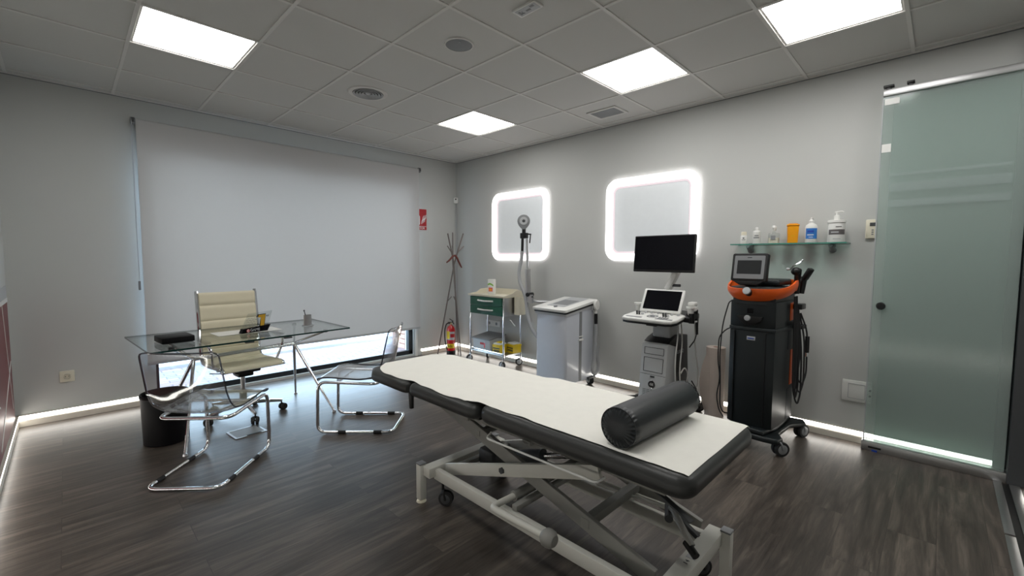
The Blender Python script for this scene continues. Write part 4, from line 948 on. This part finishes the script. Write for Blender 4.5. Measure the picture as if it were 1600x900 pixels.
for pts in ([(-.03, -.13, .85), (-.06, -.14, .70), (-.12, -.145, .50), (-.10, -.15, .26), (.0, -.15, .16), (.10, -.15, .20), (.14, -.15, .36), (.06, -.15, .42), (.0, -.145, .37)],
            [(-.025, -.14, .85), (-.0, -.155, .66), (-.06, -.16, .42), (-.04, -.165, .25), (.0, -.165, .17)],
            [(.05, -.23, .85), (.10, -.22, .60), (.18, -.23, .34), (.19, -.21, .2), (.12, -.18, .15)]):
    MB().tube(pts, .006, fillet=.1, n=8, seg=5).build('probe_cable', 'white_plastic', US)
b = MB().tube([(.02, -.27, .86), (.05, -.255, .74), (.06, -.23, .66), (.03, -.20, .6)], .005, n=8); b.cyl((.015, -.262, .82), (.03, -.26, .72), .011); b.build('black_cable', 'black_rubber', US)
MB().tube([(.10, -.20, .30), (.16, -.22, .22), (.08, -.20, .17)], .005, n=8).build('black_cable', 'black_rubber', US)
MB().cyl((-.01, -.14, .38), (-.02, -.14, .28), .012).build('hanging_probe', 'dark_grey', US)
b = MB().bar((-.0, 0, .95), (.0, 0, 1.08), .10, .06, up=(1, 0, 0), bevel=.012); b.bar((.0, -.01, 1.08), (.0, -.09, 1.24), .05, .07, up=(1, 0, 0), bevel=.012); b.box(-.045, .045, -.045, .045, .84, .98, .012); b.cyl((-.0, -.03, 1.12), (-.0, -.12, 1.12), .012, m='dark_grey'); b.bar((0, -.08, 1.22), (.0, -.05, 1.34), .05, .05, up=(1, 0, 0)); b.build('monitor_arm', 'white_plastic', US)
MM = Matrix.Translation((-.045, .015, 1.388)) @ Matrix.Rotation(math.radians(-4), 4, 'Z') @ Matrix.Rotation(math.radians(4), 4, 'Y') @ face_x(0, 0, 0)
b = MB().prism(rrect(.556, .315, .006, 3), -.02, .010, M=MM, bevel=.003); b.prism(rrect(.26, .18, .03), -.05, -.02, M=MM); mo = b.build('monitor', 'black_plastic', US)
MB().prism(rrect(.54, .286, .002, 2), .0102, .0112, M=MM @ Matrix.Translation((0, .006, 0))).build('monitor_screen', 'black_gloss', mo)

# ------------------------------------------------------------------ paper roll
t = thing('paper_roll', 'big beige couch paper roll standing on the floor by the wall, end unrolling', 'paper roll', (-.20, -3.78, 0))
b = MB()
sp = []
for k in range(60): a = k/60*2*PI; sp.append((.075*math.cos(a), .075*math.sin(a)))
b.ring(sp, [(x*.30, y*.30) for x, y in sp], .0, .60); b.build('roll_body', 'roll_paper', t)
b = MB().grid(lambda u, v: (-.072+.03*u-.02*math.sin(v*PI)*u, .02+.085*u*math.sin(PI*min(1, max(0, .10+v*.86)))**.8, .02+.575*v), 14, 26, thick=.0012); b.build('loose_end', 'roll_paper', t)
MB().ring([(x*.30, y*.30) for x, y in sp], [(x*.25, y*.25) for x, y in sp], .0, .601).build('cardboard_core', 'brick_wall', t)

# ------------------------------------------------------------------ black and orange therapy unit
BK = thing('therapy_unit', 'tall black therapy unit with orange collar, tilted screen and cables', 'medical device', (-.42, -4.19, 0), -.06)
b = MB()
b.prism([(-.31, .13), (-.27, .17), (-.14, .14), (.14, .15), (.24, .24), (.30, .21), (.28, .12), (.28, -.12), (.30, -.21), (.24, -.24), (.12, -.17), (-.14, -.17), (-.22, -.22), (-.29, -.21), (-.31, -.13)], .085, .125, bevel=.014, seg=3)
b.build('base_plate', 'dark_body', BK)
b = MB().prism([(-.30, .12), (-.12, .13), (.2, .14), (.22, -.14), (-.12, -.15), (-.30, -.12)], .125, .16, bevel=.012, seg=3); b.build('base_cowl', 'dark_body', BK)
for x, y, a in ((-.245, -.195, .9), (-.245, .165, .7), (.235, -.20, 1.2), (.235, .20, 1.0)): caster(BK, x, y, .050, .04, .095, wheel='mid_grey', dual=True, yaw=a, fork='mid_grey', world=False)
body = [(-.25, .12), (-.235, .145), (-.10, .155), (.20, .15), (.20, -.15), (-.10, -.16), (-.235, -.15), (-.25, -.12), (-.262, 0)]
b = MB().prism(body, .16, .84, bevel=.004); b.build('body', 'dark_body', BK)
b = MB().prism([(x*1.02+.0, y*1.03) for x, y in body], .84, .865, bevel=.004); b.build('belt', 'dark_body_light', BK)
b = MB().prism(body, .865, 1.05, bevel=.004); b.prism([(x*.96, y*.94) for x, y in body], 1.05, 1.09, m='black_plastic'); b.build('upper_body', 'dark_body', BK)
b = MB()
for y in (-.10, .105): b.box(-.262, -.252, y-.0015, y+.0015, .17, .83)
b.box(-.2625, -.254, -.095, .10, 1.025, 1.028); b.build('door_seams', 'black_plastic', BK)
b = MB().box(-.2665, -.2625, -.035, .02, .775, .802, .001); b.box(-.2672, -.2662, -.028, .013, .784, .792, m='blue'); b.build('name_label', 'light_grey', BK)
b = MB().prism([(-.085, .02), (-.075, -.012), (-.03, -.04), (.03, -.04), (.075, -.012), (.085, .02)], 0, .012, M=face_x(-.262, .005, .925), bevel=.003); b.build('control_plate', 'black_plastic', BK)
b = MB().cyl((-.274, .015, .932), (-.292, .015, .932), .020, bevel=.003); b.build('front_knob', 'light_grey', BK)
b = MB().box(-.2655, -.2605, -.015, .025, .965, 1.00, .001); b.build('usb_port', 'black_gloss', BK)
# orange collar: wrapped band, swept up at both sides
def collar(u, v):
    a = -PI*.80+u*2*PI*.80      # around from rear-right over the front to rear-left
    c = -math.cos(a); s_ = math.sin(a)
    x = -.225*math.cos(a)-.045
    y = .195*s_
    fr = max(0, math.cos(a))
    zt = 1.140+.055*(1-fr)**2; zb = 1.062+.065*(1-fr)**1.3
    bul = (.014*math.sin(v*PI)+.022*v)*(.35+.65*fr)+.03*fr**2*v
    return (x-bul*math.cos(a), y+bul*s_, zb+(zt-zb)*v)
MB().grid(collar, 60, 10, thick=.012).build('orange_collar', 'orange', BK)
b = MB().prism([(-.265, .10), (-.215, .16), (.0, .185), (.15, .16), (.16, -.16), (.0, -.185), (-.215, -.16), (-.265, -.10)], 1.085, 1.148, bevel=.01); b.prism([(-.12, .13), (.18, .13), (.18, -.13), (-.12, -.13)], 1.155, 1.20, bevel=.02, seg=3); b.build('top_deck', 'dark_body_light', BK)
b = MB().cyl((-.285, 0, 1.105), (-.352, 0, 1.125), .026, m='black_plastic'); b.cyl((-.350, 0, 1.124), (-.366, 0, 1.129), .025, bevel=.003); b.build('collar_knob', 'light_grey', BK)
MSc = Matrix.Translation((-.22, .035, 1.285)) @ Matrix.Rotation(math.radians(10), 4, 'Y') @ face_x(0, 0, 0)
b = MB().prism(rrect(.235, .20, .014, 4), -.03, .012, M=MSc, bevel=.005); b.prism([(-.10, -.10), (.10, -.10), (.06, -.125), (-.06, -.125)], -.03, .012, M=MSc, bevel=.003); sc_ = b.build('screen_housing', 'black_plastic', BK)
MB().ring(rrect(.20, .165, .006, 3), rrect(.16, .098, .003, 3), .0122, .0142, M=MSc @ Matrix.Translation((0, 0, 0))).build('screen_bezel', 'mid_grey', sc_)
b = MB().prism(rrect(.16, .098, .003, 3), .0118, .0132, M=MSc); b.prism(rrect(.03, .005, .002, 3), .0143, .015, M=MSc @ Matrix.Translation((0, .068, 0)), m='black_plastic'); b.build('screen', 'screen_dark', sc_)
b = MB().cyl((-.18, .035, 1.15), (-.19, .035, 1.24), .04); b.build('screen_neck', 'dark_body', BK)
# side: orange trim strip, handles and cables on the -y side toward the rear
MB().box(.10, .17, -.158, -.1505, .42, .68, .002).build('orange_trim', 'orange', BK); MB().box(.05, .16, -.1575, -.1505, .90, 1.03, .002).build('orange_trim', 'orange', BK)
MB().bar((.19, -.165, .16), (.19, -.165, .95), .014, .012).build('orange_pole', 'orange', BK)
MB().box(.02, .17, -.1575, -.1505, .69, .83, .002).build('side_panel', 'dark_body_light', BK); MB().box(.04, .17, -.157, -.1505, .17, .40, .002).build('side_panel', 'dark_body_light', BK)
b = MB().box(.10, .20, -.215, -.155, .98, 1.02, .006); b.box(.12, .22, -.22, -.155, .835, .865, .006); b.build('cable_holder', 'black_plastic', BK)
for x, y, tl in ((.03, -.195, 0), (.085, -.21, .35)):
    b = MB().cyl((x, y, 1.10), (x, y-.04*tl, 1.22), .017, .02); b.bar((x, y-.04*tl, 1.20), (x-.02, y-.14*tl-.01, 1.28), .04, .035, bevel=.01); b.build('hand_probe', 'black_plastic', BK)
b = MB().tube([(-.03, -.16, 1.27), (-.01, -.18, 1.30), (.02, -.205, 1.32), (.04, -.215, 1.335)], .006, n=8); b.ball((.045, -.217, 1.338), .008); b.ball((-.03, -.15, 1.275), .011, m='light_grey'); b.build('probe_tip', 'chrome', BK)
b = MB().ball((.01, -.19, 1.26), .032, (1, 1, .9)); b.build('probe_head', 'black_plastic', BK)
for k, (x, z0_, z1_, dx) in enumerate(((.03, 1.08, .40, .05), (.05, 1.08, .33, .07), (.08, 1.08, .28, .09), (.10, 1.0, .36, .11), (.12, 1.0, .42, .12))):
    MB().tube([(x, -.185, z0_), (x+.005, -.190-.006*k, (z0_+z1_)/2), (x+dx*.1, -.195, z1_+.05), (x+dx*.25, -.200-.006*k, z1_), (x+dx*.6, -.205-.008*k, z1_+.08), (x+dx*.6, -.200-.008*k, z1_+.4), (x+dx*.4, -.190, .95)], .006, fillet=.12, n=8, seg=5).build('side_cable', 'black_rubber', BK)
b = MB().cyl((.19, -.235, .66), (.19, -.235, .78), .014); b.cyl((.19, -.235, .63), (.19, -.235, .66), .009, m='chrome'); b.build('connector', 'black_plastic', BK)
b = MB().tube([(-.10, .155, 1.04), (-.13, .20, 1.03), (-.15, .235, .86), (-.15, .25, .62), (-.16, .235, .45), (-.20, .215, .24), (-.20, .19, .185), (-.14, .16, .18)], .0045, fillet=.08, n=8, seg=5)
b.tube([(-.14, .155, .84), (-.16, .20, .82), (-.17, .25, .76), (-.17, .255, .58), (-.15, .24, .44), (-.10, .285, .27), (-.08, .27, .16), (-.12, .22, .13)], .0045, fillet=.08, n=8, seg=5); b.build('power_cable', 'black_rubber', BK)

# ------------------------------------------------------------------ glass shelf and bottles
SH = thing('glass_shelf', 'narrow green-edged glass wall shelf on two grey brackets', 'shelf', (-.1, -4.245, 1.468))
b = MB().box(-.2, -.002, -4.63, -3.862, 1.459, 1.468); b.mi('shelf_edge')
for f in b.bm.faces:
    f.normal_update()
    if abs(f.normal.z) < .5: f.material_index = 1
b.build('glass_plate', 'shelf_glass', SH, world=True, smooth=False)
for y in (-3.965, -4.525):
    b = MB().tube([(-.002, y, 1.415), (-.04, y, 1.43), (-.10, y, 1.448)], .02, rf=lambda q: .024-.012*q, n=16); b.box(-.08, 0, y-.018, y+.018, 1.440, 1.4588, .004); b.box(-.035, 0, y-.014, y+.014, 1.4682, 1.478, .003); b.build('bracket', 'mid_grey', SH, world=True)
def bottle(name, label, cat, y, parts, x=-.10, group=None, rz=0):
    t = thing(name, label, cat, (x, y, 1.4685), rz, group)
    for nm, m_, mb in parts: mb.build(nm, m_, t)
    return t
def band(r, z0, z1, m_=None): return MB().grid(lbl(r, math.radians(133), math.radians(253), z0, z1), 16, 2, thick=.0005)
G_ = 'bottles on the glass shelf'
bottle('tablet_bottle', 'small white bottle with white cap, leftmost on the glass shelf', 'bottle', -3.934, [
    ('bottle_body', 'white_plastic', MB().lathe([(0, 0), (.023, 0), (.025, .004), (.024, .065), (.021, .072), (0, .072)], n=24)),
    ('cap', 'cream_plastic', MB().lathe([(.0205, .0725), (.0215, .074), (.020, .098), (.017, .101), (0, .101)], n=24)),
    ('label_print', 'dark_grey', MB().grid(lbl(.0248, math.radians(158), math.radians(223), .033, .037), 8, 1, thick=.0005).grid(lbl(.0248, math.radians(178), math.radians(203), .044, .054), 8, 1, thick=.0005))], group=G_)
bottle('lotion_bottle', 'white squeeze bottle with round cap and grey print, second on the glass shelf', 'bottle', -4.03, [
    ('bottle_body', 'white_plastic', MB().lathe([(0, 0), (.027, 0), (.029, .004), (.028, .098), (.022, .106), (.010, .108)], n=24)),
    ('cap', 'white_plastic', MB().lathe([(.012, .1085), (.014, .110), (.015, .126), (.011, .134), (0, .136)], n=24)),
    ('label_print', 'mid_grey', MB().grid(lbl(.0290, math.radians(148), math.radians(233), .045, .054), 8, 1, thick=.0006).grid(lbl(.0290, math.radians(163), math.radians(223), .062, .070), 8, 1, thick=.0006))], group=G_)
bottle('clear_dispenser_bottle', 'clear squat bottle with white pump cap, third on the glass shelf', 'bottle', -4.154, [
    ('bottle_body', 'acrylic', MB().prism(rrect(.05, .075, .012), 0, .082, bevel=.006).lathe([(.014, .082), (.012, .098), (.011, .10)], n=20)),
    ('bottle_contents', 'cream_plastic', MB().prism(rrect(.044, .069, .010), .004, .045)),
    ('cap', 'white_plastic', MB().lathe([(.0125, .098), (.013, .112), (.016, .116), (.017, .134), (.012, .142), (0, .142)], n=20)),
    ('label_print', 'mid_grey', MB().box(-.0262, -.0256, -.016, .016, .030, .062))], group=G_)
t = thing('sharps_container', 'amber-yellow square tapered container in the middle of the glass shelf', 'container', (-.10, -4.281, 1.4685), .25)
bb = bmesh.new(); bmesh.ops.create_cone(bb, cap_ends=True, segments=4, radius1=.046, radius2=.054, depth=.132); bmesh.ops.rotate(bb, cent=(0, 0, 0), matrix=Matrix.Rotation(PI/4, 3, 'Z'), verts=bb.verts); bmesh.ops.translate(bb, vec=(0, 0, .066), verts=bb.verts); bmesh.ops.bevel(bb, geom=bb.edges[:], offset=.004, segments=2, affect='EDGES')
MB().merge(bb).build('container_body', 'amber', t)
MB().prism(rrect(.082, .082, .006, 3), .1325, .144, bevel=.002).prism(rrect(.06, .06, .006, 3), .144, .150, bevel=.002).build('container_lid', 'amber', t)
MB().ring(rrect(.022, .006, .002, 2), rrect(.018, .003, .001, 2), 0, .0008, M=face_x(-.0368, 0, .055)).build('embossed_mark', 'yellow', t)
bottle('blue_label_bottle', 'white bottle with blue label and white nozzle cap on the glass shelf', 'bottle', -4.401, [
    ('bottle_body', 'white_plastic', MB().lathe([(0, 0), (.036, 0), (.039, .005), (.039, .118), (.034, .133), (.018, .146), (.015, .150)], n=28)),
    ('cap', 'white_plastic', MB().lathe([(.017, .148), (.018, .150), (.018, .166), (.011, .172), (.007, .190), (0, .191)], n=20).bar((0, 0, .186), (-.016, -.008, .184), .008, .006)),
    ('blue_label', 'blue_label', band(.0395, .030, .108)),
    ('label_print', 'white_plastic', MB().grid(lbl(.0402, math.radians(153), math.radians(213), .056, .062), 8, 1, thick=.0005).grid(lbl(.0402, math.radians(168), math.radians(208), .040, .044), 8, 1, thick=.0005).grid(lbl(.0402, math.radians(153), math.radians(213), .076, .092), 8, 1, thick=.0005, m='blue'))], group=G_)
bottle('pump_jar', 'large white pump dispenser jar with grey label band, rightmost on the glass shelf', 'pump bottle', -4.554, [
    ('jar_body', 'white_plastic', MB().lathe([(0, 0), (.050, 0), (.053, .005), (.051, .135), (.050, .140)], n=32)),
    ('jar_lid', 'white_plastic', MB().lathe([(.052, .140), (.056, .142), (.056, .158), (.053, .161), (.018, .163), (.018, .192), (.013, .196), (.007, .197), (.007, .215), (0, .215)], n=32)),
    ('pump_spout', 'white_plastic', MB().tube([(.012, .01, .215), (0, 0, .218), (-.012, -.030, .221), (-.016, -.042, .216)], .006, n=10, rf=lambda q: .009-.005*q)),
    ('grey_label', 'label_grey', band(.0527, .055, .092)),
    ('label_print', 'light_grey', MB().grid(lbl(.0535, math.radians(153), math.radians(203), .068, .077), 8, 1, thick=.0005).grid(lbl(.0525, math.radians(183), math.radians(223), .108, .114), 8, 1, thick=.0005, m='label_grey').grid(lbl(.0532, math.radians(168), math.radians(218), .022, .027), 8, 1, thick=.0005))], group=G_)
